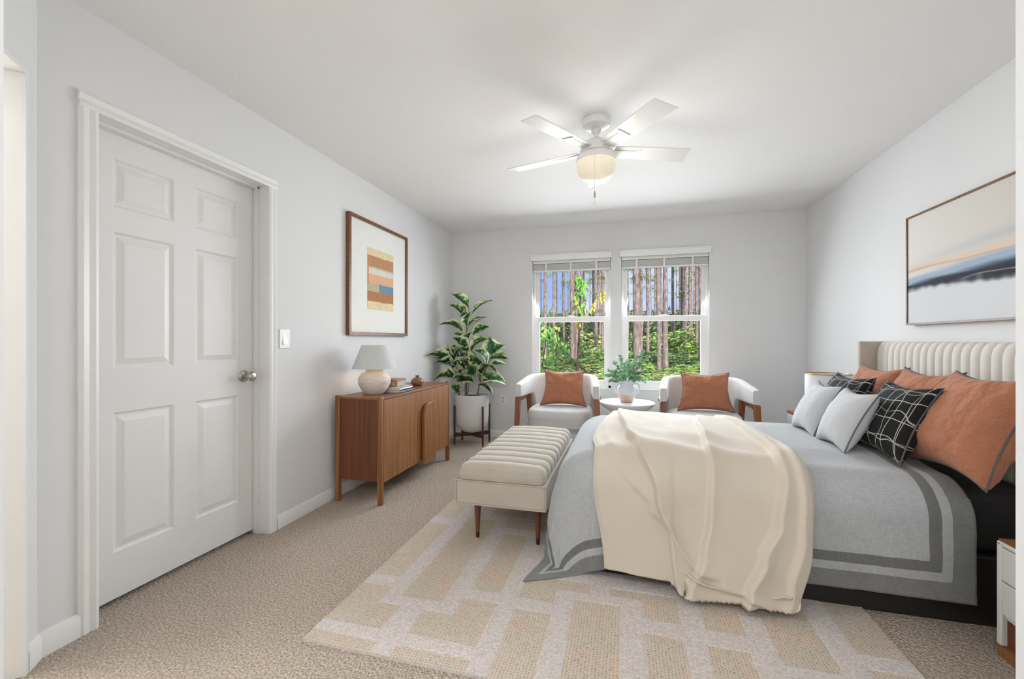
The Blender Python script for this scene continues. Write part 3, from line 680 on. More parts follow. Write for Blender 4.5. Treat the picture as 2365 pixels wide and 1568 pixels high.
def leaf(bm, b, tip, w, arch=.2, roll=0, nseg=14):
    L = bm.loops.layers.uv.get('UVMap') or bm.loops.layers.uv.new('UVMap')
    b, tip = Vector(b), Vector(tip); ax = tip-b; ln = ax.length
    up = Vector((0, 0, 1)); side = ax.cross(up)
    if side.length < .15*ln: side = ax.cross(Vector((0, 1, .2)))
    side.normalize(); nrm = side.cross(ax).normalized()
    if nrm.z < 0: nrm = -nrm
    R = Matrix.Rotation(roll, 3, ax.normalized()); side = R @ side; nr = R @ nrm
    cols = []
    for i in range(nseg+1):
        s = i/nseg; c = b+ax*s+nrm*(arch*ln*4*s*(1-s)*.5)
        hw = w*.5*(sin(pi*min(1, s**.82))**.75 if 0 < s < 1 else 0)
        if s > .9: hw *= 1-(s-.9)*3
        hw = max(hw, .0015)
        cols.append([bm.verts.new(c+side*hw*k+nr*(abs(k)*hw*.38+.004*sin(9*s+k*2))) for k in (-1, -.5, 0, .5, 1)])
    for i in range(nseg):
        for k in range(4):
            q = [(i, k), (i+1, k), (i+1, k+1), (i, k+1)]; f = bm.faces.new([cols[a][c] for a, c in q])
            for lp, (a, c) in zip(f.loops, q): lp[L].uv = ((c-2)/2, a/nseg)
    return bm
LV = [((448, 275), (292, 142), 75), ((440, 375), (290, 240), 85), ((478, 335), (664, 200), 55), ((445, 445), (618, 348), 85), ((415, 488), (203, 412), 45, .45),
      ((492, 498), (634, 428), 50), ((455, 560), (333, 488), 60), ((440, 622), (322, 525), 60), ((445, 555), (480, 475), 80), ((478, 640), (640, 538), 70, .4), ((655, 672), (636, 512), 75),
      ((655, 668), (772, 590), 95), ((640, 705), (800, 708), 60), ((625, 775), (788, 768), 60, .3), ((480, 640), (614, 752), 80, .5), ((292, 735), (92, 680), 60, .3), ((300, 735), (262, 570), 75),
      ((325, 732), (408, 598), 65), ((325, 770), (155, 748), 75, .3), ((352, 880), (155, 895), 75, .45), ((470, 745), (578, 745), 110, .3), ((400, 740), (512, 815), 80, .3),
      ((372, 870), (515, 858), 80, .5), ((352, 910), (500, 905), 100, .4), ((570, 905), (780, 925), 65, .45), ((575, 925), (692, 935), 50, .5), ((535, 930), (660, 1030), 85, .4),
      ((365, 1000), (302, 930), 55), ((600, 765), (702, 845), 60, .4), ((560, 870), (520, 760), 80), ((450, 640), (400, 620), 60), ((430, 330), (380, 350), 60), ((440, 420), (470, 300), 60),
      ((345, 650), (240, 640), 60), ((340, 690), (330, 580), 90), ((395, 700), (360, 600), 80), ((460, 700), (520, 660), 70), ((500, 800), (560, 720), 70), ((420, 800), (340, 720), 85),
      ((560, 850), (620, 760), 80), ((500, 850), (450, 780), 90), ((450, 680), (420, 780), 70), ((540, 900), (520, 800), 70), ((330, 850), (250, 800), 60), ((590, 840), (640, 880), 55)]
random.seed(11)
for i, q in enumerate(LV):
    b, tp, w = q[:3]; arch = q[3] if len(q) > 3 else .22
    dd = random.uniform(-.13, .10) if i > 5 else random.uniform(-.05, .05)
    if b[0] < 400: dd = max(dd, -.02)
    B0 = zp(b[0], b[1], dd*.3); T0 = zp(tp[0], tp[1], dd)
    if T0.x < XL+.03: T0 = CAMP+(T0-CAMP)*((XL+.03)/T0.x)
    ww = w/3.732*4.74/986
    bm = leaf(B(), B0, T0, ww*2.1, arch*.9, random.uniform(.2, .8)*(1 if random.random() < .8 else -1))
    obj('leaf', bm, M_leaf, t)
random.seed(19)
for i in range(20):
    b = random.choice([(440, 760), (445, 650), (350, 860), (560, 880), (330, 790), (600, 800), (430, 850), (500, 780), (300, 740)]); dd = random.uniform(-.16, .16)
    B0 = zp(b[0]+random.uniform(-20, 20), b[1]+random.uniform(-40, 40), 0); a_ = random.uniform(0, 2*pi)
    T0 = B0+Vector((cos(a_)*.15, sin(a_)*.15, random.uniform(-.05, .10)))
    if T0.x < XL+.03 or T0.y > YB-.04: continue
    obj('leaf', leaf(B(), B0, T0, .085, .25, random.uniform(-.6, .6)), M_leaf, t)
for pts, r in (([(442, 1015), (436, 900), (450, 760), (440, 600), (440, 450), (450, 300), (455, 180)], .008), ([(428, 1015), (425, 940), (470, 830), (520, 770), (500, 680)], .006),
               ([(380, 1020), (365, 900), (325, 800), (290, 720), (262, 680)], .006), ([(528, 1020), (555, 900), (600, 800), (650, 690), (650, 640)], .007), ([(385, 1015), (365, 1000), (330, 960)], .004), ([(448, 700), (480, 660)], .004)):
    P_ = [zp(x, y, .0) for x, y in pts]; P_[0].z = .512
    obj('stem', tube(P_, [r*(1-.6*i/(len(P_)-1)) for i in range(len(P_))], 8), M_stem, t)

# ------------------------------------------------------------------ channel bench
t = thing('upholstered_bench', 'long beige channel-tufted bench with tapered walnut legs at the foot of the bed', 'bench', (-.67, 2.83, 0))
bx0, bx1, by0, by1 = -.929, -.415, 2.24, 3.42
bm = bx(bx0, bx1, by0, by1, .226, .362); obj('box_base', bm, M_velvet, t, bevel=.012, seg=3)
bm = B()
for zz in (.230, .360):
    tube([(bx0+.002, by0-.001, zz), (bx1-.002, by0-.001, zz)], .0035, 6, bm); tube([(bx1, by0, zz), (bx1, by1, zz)], .0035, 6, bm); tube([(bx0, by0, zz), (bx0, by1, zz)], .0035, 6, bm)
for xx in (bx0, bx1): tube([(xx, by0, .23), (xx, by0, .36)], .0035, 6, bm)
obj('piping', bm, M_velvet, t)
secs = []; NCH = 10; per = 10
for k in range(NCH*per+1):
    s = k/(NCH*per); y = by0+.006+(by1-by0-.012)*s; ph = (s*NCH) % 1; g = abs(sin(pi*s*NCH))**.42
    endr = min(1, min(s, 1-s)*NCH/.55); er = sqrt(max(0, 1-(1-endr)**2))
    h = .052+.020*g; h = h*(.62+.38*er); ins = .008+.010*(1-g)+.010*(1-er)
    a, b_ = bx0+ins, bx1-ins; zb, zt = .365, .365+h+.012; R = .055; sec = [(a+.004, y, zb), (a, y, zb+.012)]
    for q in range(9): an = pi-pi/2*q/8; sec.append((a+R+R*cos(an), y, max(zb+.015, zt-R*.85)+R*.85*sin(an)))
    cx_ = (a+b_)/2
    sec += [(cx_-.1, y, zt+R*.0+.001+.006), (cx_, y, zt+.009), (cx_+.1, y, zt+.007)] if False else [(cx_-.1, y, max(zb+.015, zt-R*.85)+R*.85+.005), (cx_, y, max(zb+.015, zt-R*.85)+R*.85+.007), (cx_+.1, y, max(zb+.015, zt-R*.85)+R*.85+.005)]
    for q in range(9): an = pi/2-pi/2*q/8; sec.append((b_-R+R*cos(an), y, max(zb+.015, zt-R*.85)+R*.85*sin(an)))
    sec += [(b_, y, zb+.012), (b_-.004, y, zb)]
    secs.append(sec)
obj('channel_cushion', loft(secs), M_velvet, t, angle=60)
for xx, yy, dx, dy in ((-.826, 2.322, .02, .02), (-.474, 2.324, -.02, .02), (-.826, 3.34, .02, -.02), (-.474, 3.34, -.02, -.02)):
    l = obj('leg', loft([[(xx+ox+r*cos(a*pi/8), yy+oy+r*sin(a*pi/8), z) for a in range(16)] for z, r, ox, oy in ((.045, .0115, dx*.0, dy*.0), (.228, .021, 0, 0))]), M_legwood, t)
    obj('ferrule', loft([[(xx+r*cos(a*pi/8), yy+r*sin(a*pi/8), z) for a in range(16)] for z, r in ((.0125, .0095), (.046, .0118))]), M_brass, l, label='dark brass ferrule')

# ------------------------------------------------------------------ bed
t = thing('bed', 'double bed with cream channel-tufted wing headboard and black base on the right wall', 'bed', (.7, 2.79, 0))
obj('bed_base', bx(-.20, 1.63, 2.135, 3.425, .0, .278), M_black, t, bevel=.01)
obj('mattress', bx(-.20, 1.615, 2.15, 3.42, .28, .535), M_blackfab, t, bevel=.045, seg=5, label='mattress under a black fitted sheet')
hb = bx(1.68, 1.71, 2.085, 3.455, .05, 1.12); obj('headboard_back', hb, M_velvet, t, bevel=.01)
for yy in (2.085, 3.420): obj('headboard_wing', bx(1.536, 1.71, yy, yy+.035, .05, 1.137), M_velvet, t, bevel=.008, seg=3)
secs = []; n = 21; per = 8; y0_, y1_ = 2.12, 3.42
for k in range(n*per+1):
    s = k/(n*per); y = y0_+(y1_-y0_)*s; g = abs(sin(pi*s*n))**.5; b_ = .014*g
    f = 1.640-b_; prof = [(1.685, .28), (f, .28), (f, 1.04), (f+.002, 1.075), (f+.010, 1.105), (f+.026, 1.124+.004*g), (f+.045, 1.130+.005*g), (1.685, 1.128+.004*g)]
    secs.append([(x, y, z) for x, z in prof])
obj('channel_panel', loft(secs), mat('cream_velvet', srgb(226, 221, 212), .85, sheen=.5, noise_amt=.03), t, angle=70, label='cream vertical channel-tufted headboard panel')

XF, YN, YF, ZT, RD = -.150, 2.262, 3.30, .575, .162
def dirn(a, b):
    dx = max(0, XF-a); dy = (YN-b) if b < YN else ((YF-b) if b > YF else 0); return dx, dy
def drape(a, b, lift=0, flare_f=.27, flare_n=.05, top=None, fold=0):
    dx, dy = dirn(a, b); r = hypot(dx, dy); R = RD+lift
    bx_, by_ = max(a, XF), min(max(b, YN), YF)
    crown = .020*sstep(0, .25, a-XF)*sstep(0, .25, b-YN)*sstep(0, .25, YF-b)
    zt = ZT+lift+crown
    if r < 1e-9: return Vector((a, b, zt))
    nx, ny = -dx/r, -dy/r          # outward direction (away from the bed)
    q = R*pi/2
    if r < q: th = r/R; out = R*sin(th); drop = R*(1-cos(th))
    else:
        rem = r-q; fl = flare_f*nx*nx+flare_n*ny*ny+fold; out = R+fl*rem; drop = R+sqrt(max(.2, 1-fl*fl))*rem
    z = zt-drop; fl0 = .020+lift*.3
    if z < fl0: out += (fl0-z)*.75; z = fl0
    return Vector((bx_+nx*out, by_+ny*out, z))
def wr(a, b, k=1, sd=0): return noise.noise((a*k, b*k, sd))
a0, a1, b0, b1 = XF-.64, 1.325, YN-.562, YF+.45
def duv(i, j):
    a = a0+(a1-a0)*i; bb = b0-.075*sstep(XF+.24, XF-.04, a); b = bb+(b1-bb)*j; dx, dy = dirn(a, b); r = hypot(dx, dy)
    c = sstep(.0, .12, min(dx, abs(dy)))
    fold = .012*sin(6*atan2(abs(dy), dx+1e-6)+1)*c+.008*wr(a, b, 5)*(1 if r > .1 else 0)
    # corner cloth: pull in the sides so it pools to a point
    p = drape(a, b, 0, fold=fold)
    hang = sstep(.05, .35, r)
    p += Vector((-1 if dx > 0 else 0, -1 if dy > 0 else (1 if dy < 0 else 0), 0))*hang*(.006*wr(a, b, 5, 3)+.004*wr(a, b, 13, 8))
    if r < .05: p.z += .004*wr(a, b, 4, 2)+.0015*wr(a*3, b*12, 1, 2)
    # soft swell of the side
    if dy > 0: p.y -= .014*sin(pi*min(1, dy/.5))*(1 if dx < .01 else .5)
    if dx > 0: p.x -= .045*sin(pi*min(1, dx/.62))*min(1, dx/r)
    if a > 1.20: p.z -= .008*sstep(1.20, 1.325, a)*(1 if r < .15 else 0)
    return p
def duvuv(i, j):
    a = a0+(a1-a0)*i; bb = b0-.075*sstep(XF+.24, XF-.04, a); b = bb+(b1-bb)*j; return (min(a-a0, a1-a, b-bb, b1-b), 0)
bm = gridmesh(duv, 260, 240, duvuv)
o = obj('duvet', bm, M_duvet, origin=(.55, 2.79, .575), angle=180)
so = o.modifiers.new('thick', 'SOLIDIFY'); so.thickness = .010; so.offset = -1
setp(o, 'grey linen duvet with darker double border stripes draped over the bed to the floor', 'duvet')

# throw blanket, folded across the bed and falling to the rug
ta0, ta1, tb0, tb1 = -.155, .745, YN-.700, YF-.0
cre = [  # crease curves: (s from hem 0..1, a position) , height, width ahead, width behind
    ([(0, .225), (.10, .20), (.22, .14), (.34, .06), (.5, .01), (.8, -.03), (1, -.05)], .044, .16, .010),
    ([(0, .70), (.08, .40), (.18, .13), (.28, -.01), (.38, -.07), (.5, -.10), (1, -.13)], .014, .06, .03),
    ([(0, .23), (.07, .27), (.15, .33), (.24, .36), (.34, .38), (.7, .42), (1, .5)], .026, .10, .014),
    ([(0, .47), (.06, .50), (.14, .56), (.24, .63), (.34, .67), (.45, .68), (.7, .66), (1, .62)], .034, .10, .015),
    ([(0, .62), (.10, .66), (.2, .71), (.3, .73), (1, .8)], .014, .05, .02)]
def interp(tb, s):
    for (s0, v0), (s1, v1) in zip(tb, tb[1:]):
        if s <= s1: return v0+(v1-v0)*sstep(s0, s1, s)
    return tb[-1][1]
def throw_pt(i, j):
    s = j
    # outline wanders with height
    lft = ta0+.055*sstep(.25, .0, s)*1-.03*sstep(.35, .5, s)+.07*sstep(.6, 1, s)
    rgt = ta1+.035*exp(-((s-.28)/.16)**2)-.05*sstep(.45, 1, s)-.05*sstep(.12, 0, s)
    a = lft+(rgt-lft)*i
    h1 = tb0-.055*sstep(.20, .28, a)+.028*sin(a*14+1)*sstep(.2, .3, a)+.05*sstep(.62, .75, a); h0 = tb0+.06-.02*a; q = sstep(.185, .215, a); hem = h0*(1-q)+h1*q
    hem += .13*sstep(.90, 1, i)**2
    b = hem+(tb1-hem)*s
    top = drape(a, b, .026, flare_n=.10+.05*sstep(.15, .45, a)); e = 1e-3
    pa = drape(a+e, b, .026); pb = drape(a, b+e, .026); p0 = drape(a, b, .026); n_ = (pa-p0).cross(pb-p0)
    n_ = n_.normalized() if n_.length > 0 else Vector((0, 0, 1))
    if n_.z < -.2: n_ = -n_
    if n_.y > .2 and n_.z < .5: n_ = -n_
    h = 0
    for tb_, A, w1, w2 in cre:
        A *= 1.25
        d = a-interp(tb_, s); fade = 1 if s < .5 else 1-.6*sstep(.5, 1, s)
        h += A*fade*(exp(-d/w1) if d > 0 else exp(-(d/w2)**2))
    h += .020*wr(a*2.6, b*1.8, 1, 5)+.005*wr(a*9, b*5, 1, 6)
    hang = sstep(.15, .5, YN-b); h += hang*.005*sin(a*13+s*7)+.035*hang*sstep(.2, .5, a)
    ed = min(i, 1-i); h *= sstep(0, .035, ed)*.85+.15; 
    p = top+n_*(h+.004)
    if s > .93: p.z -= .0
    # side edges settle down onto the duvet
    p -= n_*(.014*(1-sstep(0, .03, ed)))
    low = sstep(.07, 0, s); p.z += low*.012*(1+wr(a*11, b*11, 1, 9))*(1 if a > .2 else .2)
    p.z = max(p.z, .022)
    return p
bm = gridmesh(throw_pt, 220, 260, lambda i, j: (i, j))
bmesh.ops.recalc_face_normals(bm, faces=bm.faces)
o = obj('throw_blanket', bm, M_throw, origin=(.3, 2.6, .6), angle=180)
so = o.modifiers.new('thick', 'SOLIDIFY'); so.thickness = .007; so.offset = 0
setp(o, 'smooth cream throw blanket spread over the duvet, spilling onto the rug', 'blanket')

# ------------------------------------------------------------------ cushions
def pillow_mesh(w, h, th, seed=0, n=30, pinch=.10, crumple=.006, taper=0):
    bm = B(); L = bm.loops.layers.uv.new('UVMap'); grids = []
    def edge(u, v):
        x = u*w/2*(1-pinch*(1-v*v)*abs(u)**1.5); y = v*h/2*(1-pinch*(1-u*u)*abs(v)**1.5); return x*(1-taper*v), y
    for sgn in (1, -1):
        g = []
        for i in range(n+1):
            row = []
            for j in range(n+1):
                u = sin(pi/2*(2*i/n-1)*.999)*.35+(2*i/n-1)*.65; v = sin(pi/2*(2*j/n-1))*.35+(2*j/n-1)*.65
                u = max(-1, min(1, u)); v = max(-1, min(1, v)); x, y = edge(u, v)
                k = max(0, (1-u*u))*max(0, (1-v*v)); z = th/2*k**.42 if k > 0 else 0
                ek = min(1, k*8)
                z += ek*crumple*(noise.noise((x*14, y*14, seed+sgn*3))+.6*noise.noise((x*34, y*22, seed+9+sgn)))
                # gathers that fan in from the edge
                z += ek*crumple*.8*sin(atan2(v, u)*9+seed)*(abs(u*v))**.6
                z = max(z, 0)
                if sgn < 0 and (i in (0, n) or j in (0, n)): row.append(grids[0][i][j])
                else: row.append(bm.verts.new((x, y, sgn*z)))
            g.append(row)
        grids.append(g)
        for i in range(n):
            for j in range(n):
                q = [(i, j), (i+1, j), (i+1, j+1), (i, j+1)]
                if sgn < 0: q = q[::-1]
                vs_ = [g[a][b] for a, b in q]
                f = bm.faces.new(vs_)
                for lp, (a, b) in zip(f.loops, q): lp[L].uv = (a/n*2-1+(0 if sgn > 0 else .37), b/n*2-1)
    pts = []
    for k in range(n): u = 2*k/n-1; pts.append((*edge(u, -1), 0))
    for k in range(n): v = 2*k/n-1; pts.append((*edge(1, v), 0))
    for k in range(n): u = 1-2*k/n; pts.append((*edge(u, 1), 0))
    for k in range(n): v = 1-2*k/n; pts.append((*edge(-1, v), 0))
    return bm, pts
def cushion(label, group, m, w, h, th, M, seed, pr=.0035, crumple=.008, pinch=.17, name='throw_pillow', taper=0):
    bm, pts = pillow_mesh(w, h, th, seed, crumple=crumple, pinch=pinch, taper=taper)
    o = obj(name, bm, m, local=True, angle=180); o.matrix_world = M
    setp(o, label, 'pillow', group)
    p = obj('piping', tube(pts, pr, 8, closed=True), M_piping, o, local=True, label='charcoal piping along the seam')
    return o
def frame_from(o, xa, ya):
    xa = Vector(xa).normalized(); ya = Vector(ya); ya = (ya-xa*ya.dot(xa)).normalized(); za = xa.cross(ya)
    m = Matrix((xa, ya, za)).transposed().to_4x4(); m.translation = Vector(o); return m
def bed_pillow(label, group, m, bot, top, y0, y1, th, seed, crumple=.009, skew=0, pinch=.17):
    """bot/top = (x, z) of the lower and upper seam; y0..y1 its span along the headboard"""
    c = ((bot[0]+top[0])/2, (y0+y1)/2, (bot[1]+top[1])/2); h = hypot(top[0]-bot[0], top[1]-bot[1])
    M = frame_from(c, (skew, -1, 0), (top[0]-bot[0], 0, top[1]-bot[1]))
    return cushion(label, group, m, y1-y0, h, th, M, seed, crumple=crumple, pinch=pinch)
G1 = 'pillows on the bed'
bed_pillow('terracotta pillow with grey piping, farthest of the back row against the headboard', G1, M_orange, (1.36, .575), (1.51, .99), 2.84, 3.31, .19, 1)
bed_pillow('terracotta pillow with grey piping, middle of the back row against the headboard', G1, M_orange, (1.36, .575), (1.50, .995), 2.42, 2.86, .19, 2)
bed_pillow('large terracotta pillow with grey piping, nearest of the back row', G1, M_orange, (1.30, .575), (1.50, 1.00), 2.00, 2.48, .24, 3)
bed_pillow('black pillow with crossed white lines, farther of the two, half hidden behind the white pillows', G1, M_plaid, (1.18, .585), (1.335, .935), 2.80, 3.24, .16, 4, .003)
bed_pillow('black pillow with crossed white lines, nearer one, standing beside the white pillow', G1, M_plaid, (1.175, .585), (1.335, .935), 2.28, 2.68, .16, 5, .003)
bed_pillow('small white pillow with grey seam, farther of the two at the front', G1, M_whitefab, (1.03, .585), (1.18, .885), 2.80, 3.12, .15, 6, .003)
bed_pillow('small white pillow with grey seam, nearer of the two at the front', G1, M_whitefab, (1.03, .585), (1.18, .885), 2.44, 2.76, .15, 7, .003)

# ------------------------------------------------------------------ armchairs
def arch_path(n=40, hw=.352, yf=0, yb=.60):
    """U-shaped centre line from the left arm front round the back to the right arm front"""
    pts = []
    for k in range(n+1):
        s = k/n
        a = pi*(1-s); x = cos(a); y = sin(a)
        px = hw*(abs(x)**.75)*(1 if x > 0 else -1); py = yf+.02+(yb-yf-.02)*(abs(y)**.62)
        pts.append((px, py))
    return pts
def armchair(label, cx, cy):
    t = thing('armchair', label, 'armchair', (cx, cy, 0), 'armchairs by the windows')
    path = arch_path(56); path = [(-.372, 0.0), (-.368, .05)]+path[4:-4]+[(.368, .05), (.372, 0.0)]
    m_ = len(path); secs = []
    for k, (x, y) in enumerate(path):
        p0 = Vector(path[max(0, k-1)]); p1 = Vector(path[min(m_-1, k+1)]); tt = (p1-p0).normalized(); nn_ = Vector((-tt.y, tt.x))   # inward/outward
        dep = y/.60; zt = .728+.062*sstep(0, .8, dep); zb = .592-.27*sstep(.62, .80, dep); th = .034+.004*sin(pi*k/(m_-1))
        if k in (0, m_-1): th *= .82; zt -= .012; zb += .004
        sec = []; rr = min(th, .03); hh = (zt-zb)/2; zc = (zt+zb)/2
        for q in range(20):
            an = 2*pi*q/20; ca, sa = cos(an), sin(an)
            ox = th*(abs(ca)**.5)*(1 if ca > 0 else -1); oz = hh*(abs(sa)**.28)*(1 if sa > 0 else -1)
            sec.append((cx+x+nn_.x*ox, cy+y+nn_.y*ox, zc+oz))
        secs.append(sec)
    obj('backrest', loft(secs), M_chairfab, t, angle=70)
    # seat: rounded cushion
    def sup(r, n=44, ex=.28, hx=.315, y0=.0, y1=.56):
        out = []
        for q in range(n):
            an = 2*pi*q/n; ca, sa = cos(an), sin(an)
            out.append((cx+hx*r*(abs(ca)**(2*ex))*(1 if ca > 0 else -1), cy+(y0+y1)/2+(y1-y0)/2*r*(abs(sa)**(2*ex))*(1 if sa > 0 else -1)))
        return out
    secs = []
    for r, z in ((.90, .30), (.975, .305), (.99, .33), (.985, .375), (.995, .382), (1.0, .40), (.995, .43), (.97, .455), (.92, .469), (.8, .477), (.5, .484), (.1, .486)): secs.append([(x, y, z) for x, y in sup(r)])
    obj('seat', loft(secs), M_chairfab, t, angle=60)
    for s in (-1, 1):
        # front leg, rail under the arm and back leg of one side
        def lg(x0, y0, x1, y1, z0, z1, wx0, wy0, wx1, wy1):
            a = [(cx+s*x0+s*wx0*i, cy+y0+wy0*j, z0) for i, j in ((-.5, -.5), (.5, -.5), (.5, .5), (-.5, .5))]; b = [(cx+s*x1+s*wx1*i, cy+y1+wy1*j, z1) for i, j in ((-.5, -.5), (.5, -.5), (.5, .5), (-.5, .5))]
            return loft([a, b])
        obj('leg', lg(.398, -.035, .376, .018, 0, .592, .034, .036, .050, .055), M_chairwood, t, bevel=.004)
        obj('leg', lg(.345, .50, .350, .36, 0, .592, .034, .036, .046, .06), M_chairwood, t, bevel=.004)
        obj('arm_rail', bx(cx+s*.370-.023, cx+s*.370+.023, cy+.03, cy+.37, .556, .594), M_chairwood, t, bevel=.004)
    obj('seat_rail', bx(cx-.34, cx+.34, cy+.06, cy+.50, .27, .302), M_chairfab, t, bevel=.006)
    return t
armchair('ivory barrel armchair with walnut arms on the left, below the left window', -.641, 4.02)
armchair('ivory barrel armchair with walnut arms on the right, below the right window', .692, 4.02)
def chair_pillow(label, x, y, w, seed):
    M = frame_from((x, y, .662), (1, 0, 0), (0, .22, 1)); return cushion(label, 'pillows on the armchairs', M_orange, w, .37, .15, M, seed, pinch=.16, crumple=.010, taper=.08)
chair_pillow('terracotta pillow with dark piping on the left armchair', -.615, 4.32, .44, 21)
chair_pillow('terracotta pillow with dark piping on the right armchair', .712, 4.32, .46, 22)

# ------------------------------------------------------------------ side table, jug with eucalyptus
TX, TY = .004, 4.19
t = setp(obj('side_table', lathe([(0, 0), (.13, 0), (.135, .010), (.12, .02), (.065, .06), (.042, .14), (.038, .25), (.046, .36), (.085, .43), (.16, .475), (.225, .515), (.252, .545), (.256, .556), (.250, .562), (0, .562)], (TX, TY, 0), 72), M_tablew, origin=(TX, TY, 0)),
         'round white pedestal side table between the two armchairs', 'side table')
VX, VY, VZ = .002, 4.17, .5625
t = thing('ceramic_jug', 'two-handled white jug with bare clay foot on the round side table', 'vase', (VX, VY, VZ))
obj('body', lathe([(0, 0), (.054, 0), (.060, .006), (.078, .055), (.088, .100), (.082, .135), (.062, .165), (.056, .182), (.062, .198), (.058, .199), (.050, .182), (.052, .16), (0, .15)], (VX, VY, VZ), 48), M_jug, t)
for s in (-1, 1):
    obj('handle', tube([(VX+s*.060, VY, VZ+.170), (VX+s*.085, VY, VZ+.180), (VX+s*.110, VY, VZ+.165), (VX+s*.116, VY, VZ+.135), (VX+s*.105, VY, VZ+.10), (VX+s*.086, VY, VZ+.078)], [.010, .010, .009, .009, .009, .010], 10), M_jug, t)
t = thing('eucalyptus_bouquet', 'leafy green eucalyptus stems standing in the white jug', 'plant', (VX, VY, VZ+.17))
random.seed(5)
tips = [(-.17, .27), (-.11, .34), (-.06, .40), (.03, .34), (.09, .40), (.15, .44), (.19, .40), (.17, .27), (.14, .20), (-.19, .22), (-.14, .17), (.06, .30), (-.02, .30), (.18, .18), (-.1, .25), (.1, .25), (0, .36), (-.05, .22)]
for q, (dx, dz) in enumerate(tips):
    dy = random.uniform(-.14, .12); b = Vector((VX+dx*.12, VY+dy*.15, VZ+.17)); e = Vector((VX+dx, VY+dy, VZ+dz+.02)); mdl = (b+e)/2+Vector((0, 0, .04))
    path = [b*(1-s)**2+mdl*2*s*(1-s)+e*s*s for s in [k/8 for k in range(9)]]
    st = obj('stem', tube(path, .0012, 5), M_euc, t); bm = B()
    for s in [.3+.7*k/8 for k in range(9)]:
        for sd in (-1, 1):
            p = b*(1-s)**2+mdl*2*s*(1-s)+e*s*s; dr_ = Vector((random.uniform(-1, 1), random.uniform(-1, 1), random.uniform(-.3, .9))).normalized()
            ll = random.uniform(.028, .042); leaf(bm, p, p+dr_*ll, ll*1.0, .15, random.uniform(-1, 1), 5)
    obj('leaves', bm, M_euc, st)

# ------------------------------------------------------------------ far bedside table with drum lamp
t = thing('bedside_table', 'white bedside table beyond the bed, mostly hidden by pillows', 'nightstand', (1.49, 3.80, 0), 'bedside tables')
obj('body', bx(1.29, 1.69, 3.60, 4.0, .05, .55), M_nswhite, t, bevel=.01); obj('top', bx(1.285, 1.70, 3.595, 4.005, .55, .565), M_walnut_t, t)
for k in range(2): obj('drawer', bx(1.283, 1.291, 3.61, 3.99, .30+.12*k, .415+.12*k), M_nswhite, t, bevel=.002)
obj('plinth', bx(1.32, 1.68, 3.62, 3.98, 0, .05), M_walnut_d, t)
t = thing('drum_lamp', 'lamp with white drum shade and gold rims behind the far pillows', 'table lamp', (1.50, 3.80, .565))
obj('lamp_base', lathe([(0, 0), (.07, 0), (.07, .012), (.02, .02), (.015, .15), (0, .15)], (1.50, 3.80, .565), 32), M_gold, t)
obj('lamp_shade', lathe([(.150, .10), (.150, .322), (.148, .322), (.148, .10), (.150, .10)], (1.50, 3.80, .565), 56), M_tablew, t)
for zz in (.102, .320): obj('rim', tube([(1.50+.1495*cos(a*pi/24), 3.80+.1495*sin(a*pi/24), .565+zz) for a in range(48)], .004, 8, closed=True), M_gold, t)
obj('spider', tube([(1.352, 3.80, .855), (1.50, 3.80, .85), (1.648, 3.80, .855)], .002, 6), M_gold, t)
obj('lamp_stem', tube([(1.50, 3.80, .70), (1.50, 3.80, .85)], .005, 8), M_gold, t)

# near nightstand
t = thing('nightstand', 'white two-drawer nightstand with walnut top and base at the near side of the bed', 'nightstand', (1.50, 1.72, 0), 'bedside tables')
nx0, nx1, ny0, ny1 = 1.305, 1.705, 1.47, 1.965
bm = B(); box(bm, nx0, nx1, ny1-.022, ny1, .04, .415); box(bm, nx0, nx1, ny0, ny0+.022, .04, .415); box(bm, nx0+.01, nx1, ny0+.022, ny1-.022, .140, .158)
obj('cabinet_body', bm, M_nswhite, t, bevel=.006, seg=3)
for z0_, z1_ in ((.160, .276), (.281, .398)): obj('drawer', bx(nx0-.002, nx0+.016, ny0+.004, ny1-.024, z0_, z1_), M_nswhite, t, bevel=.003)
obj('top_rim', bx(nx0, nx1, ny0, ny1, .400, .416), M_nswhite, t, bevel=.006, seg=3)
obj('top_panel', bx(nx0+.004, nx1, ny0+.004, ny1-.004, .4165, .424), M_walnut_t, t, bevel=.002)
obj('open_shelf', bx(nx0+.018, nx1, ny0+.022, ny1-.022, .040, .140), M_walnut_d, t)
obj('plinth', bx(nx0+.003, nx1, ny0+.002, ny1-.002, 0, .040), M_walnut, t)

# ------------------------------------------------------------------ the wood outside
GZ = -.45
bm = gridmesh(lambda i, j: (-60+120*i, YB+.4+110*j, GZ+.25*noise.noise((i*20, j*20, 0))), 60, 60); struct('ground', bm, M_ground)
def dir_of(u): X = (u-1182.5)/986; return Vector((-SI+X*FC, FC+X*SI, 0))
random.seed(3)
def trunk_mesh(r, h, sd):
    secs = []; n = 14
    for k in range(25):
        z = h*k/24; rr = r*(1-.28*k/24)*(1+.35*exp(-z/.35)); ox, oy = .10*noise.noise((z*.12, sd, 0)), .10*noise.noise((z*.12, sd, 5))
        secs.append([(ox+rr*(1+.08*noise.noise((cos(a*2*pi/n)*2, sin(a*2*pi/n)*2, z*1.3+sd)))*cos(a*2*pi/n), oy+rr*(1+.08*noise.noise((cos(a*2*pi/n)*2, z, sd)))*sin(a*2*pi/n), z) for a in range(n)])
    return loft(secs)
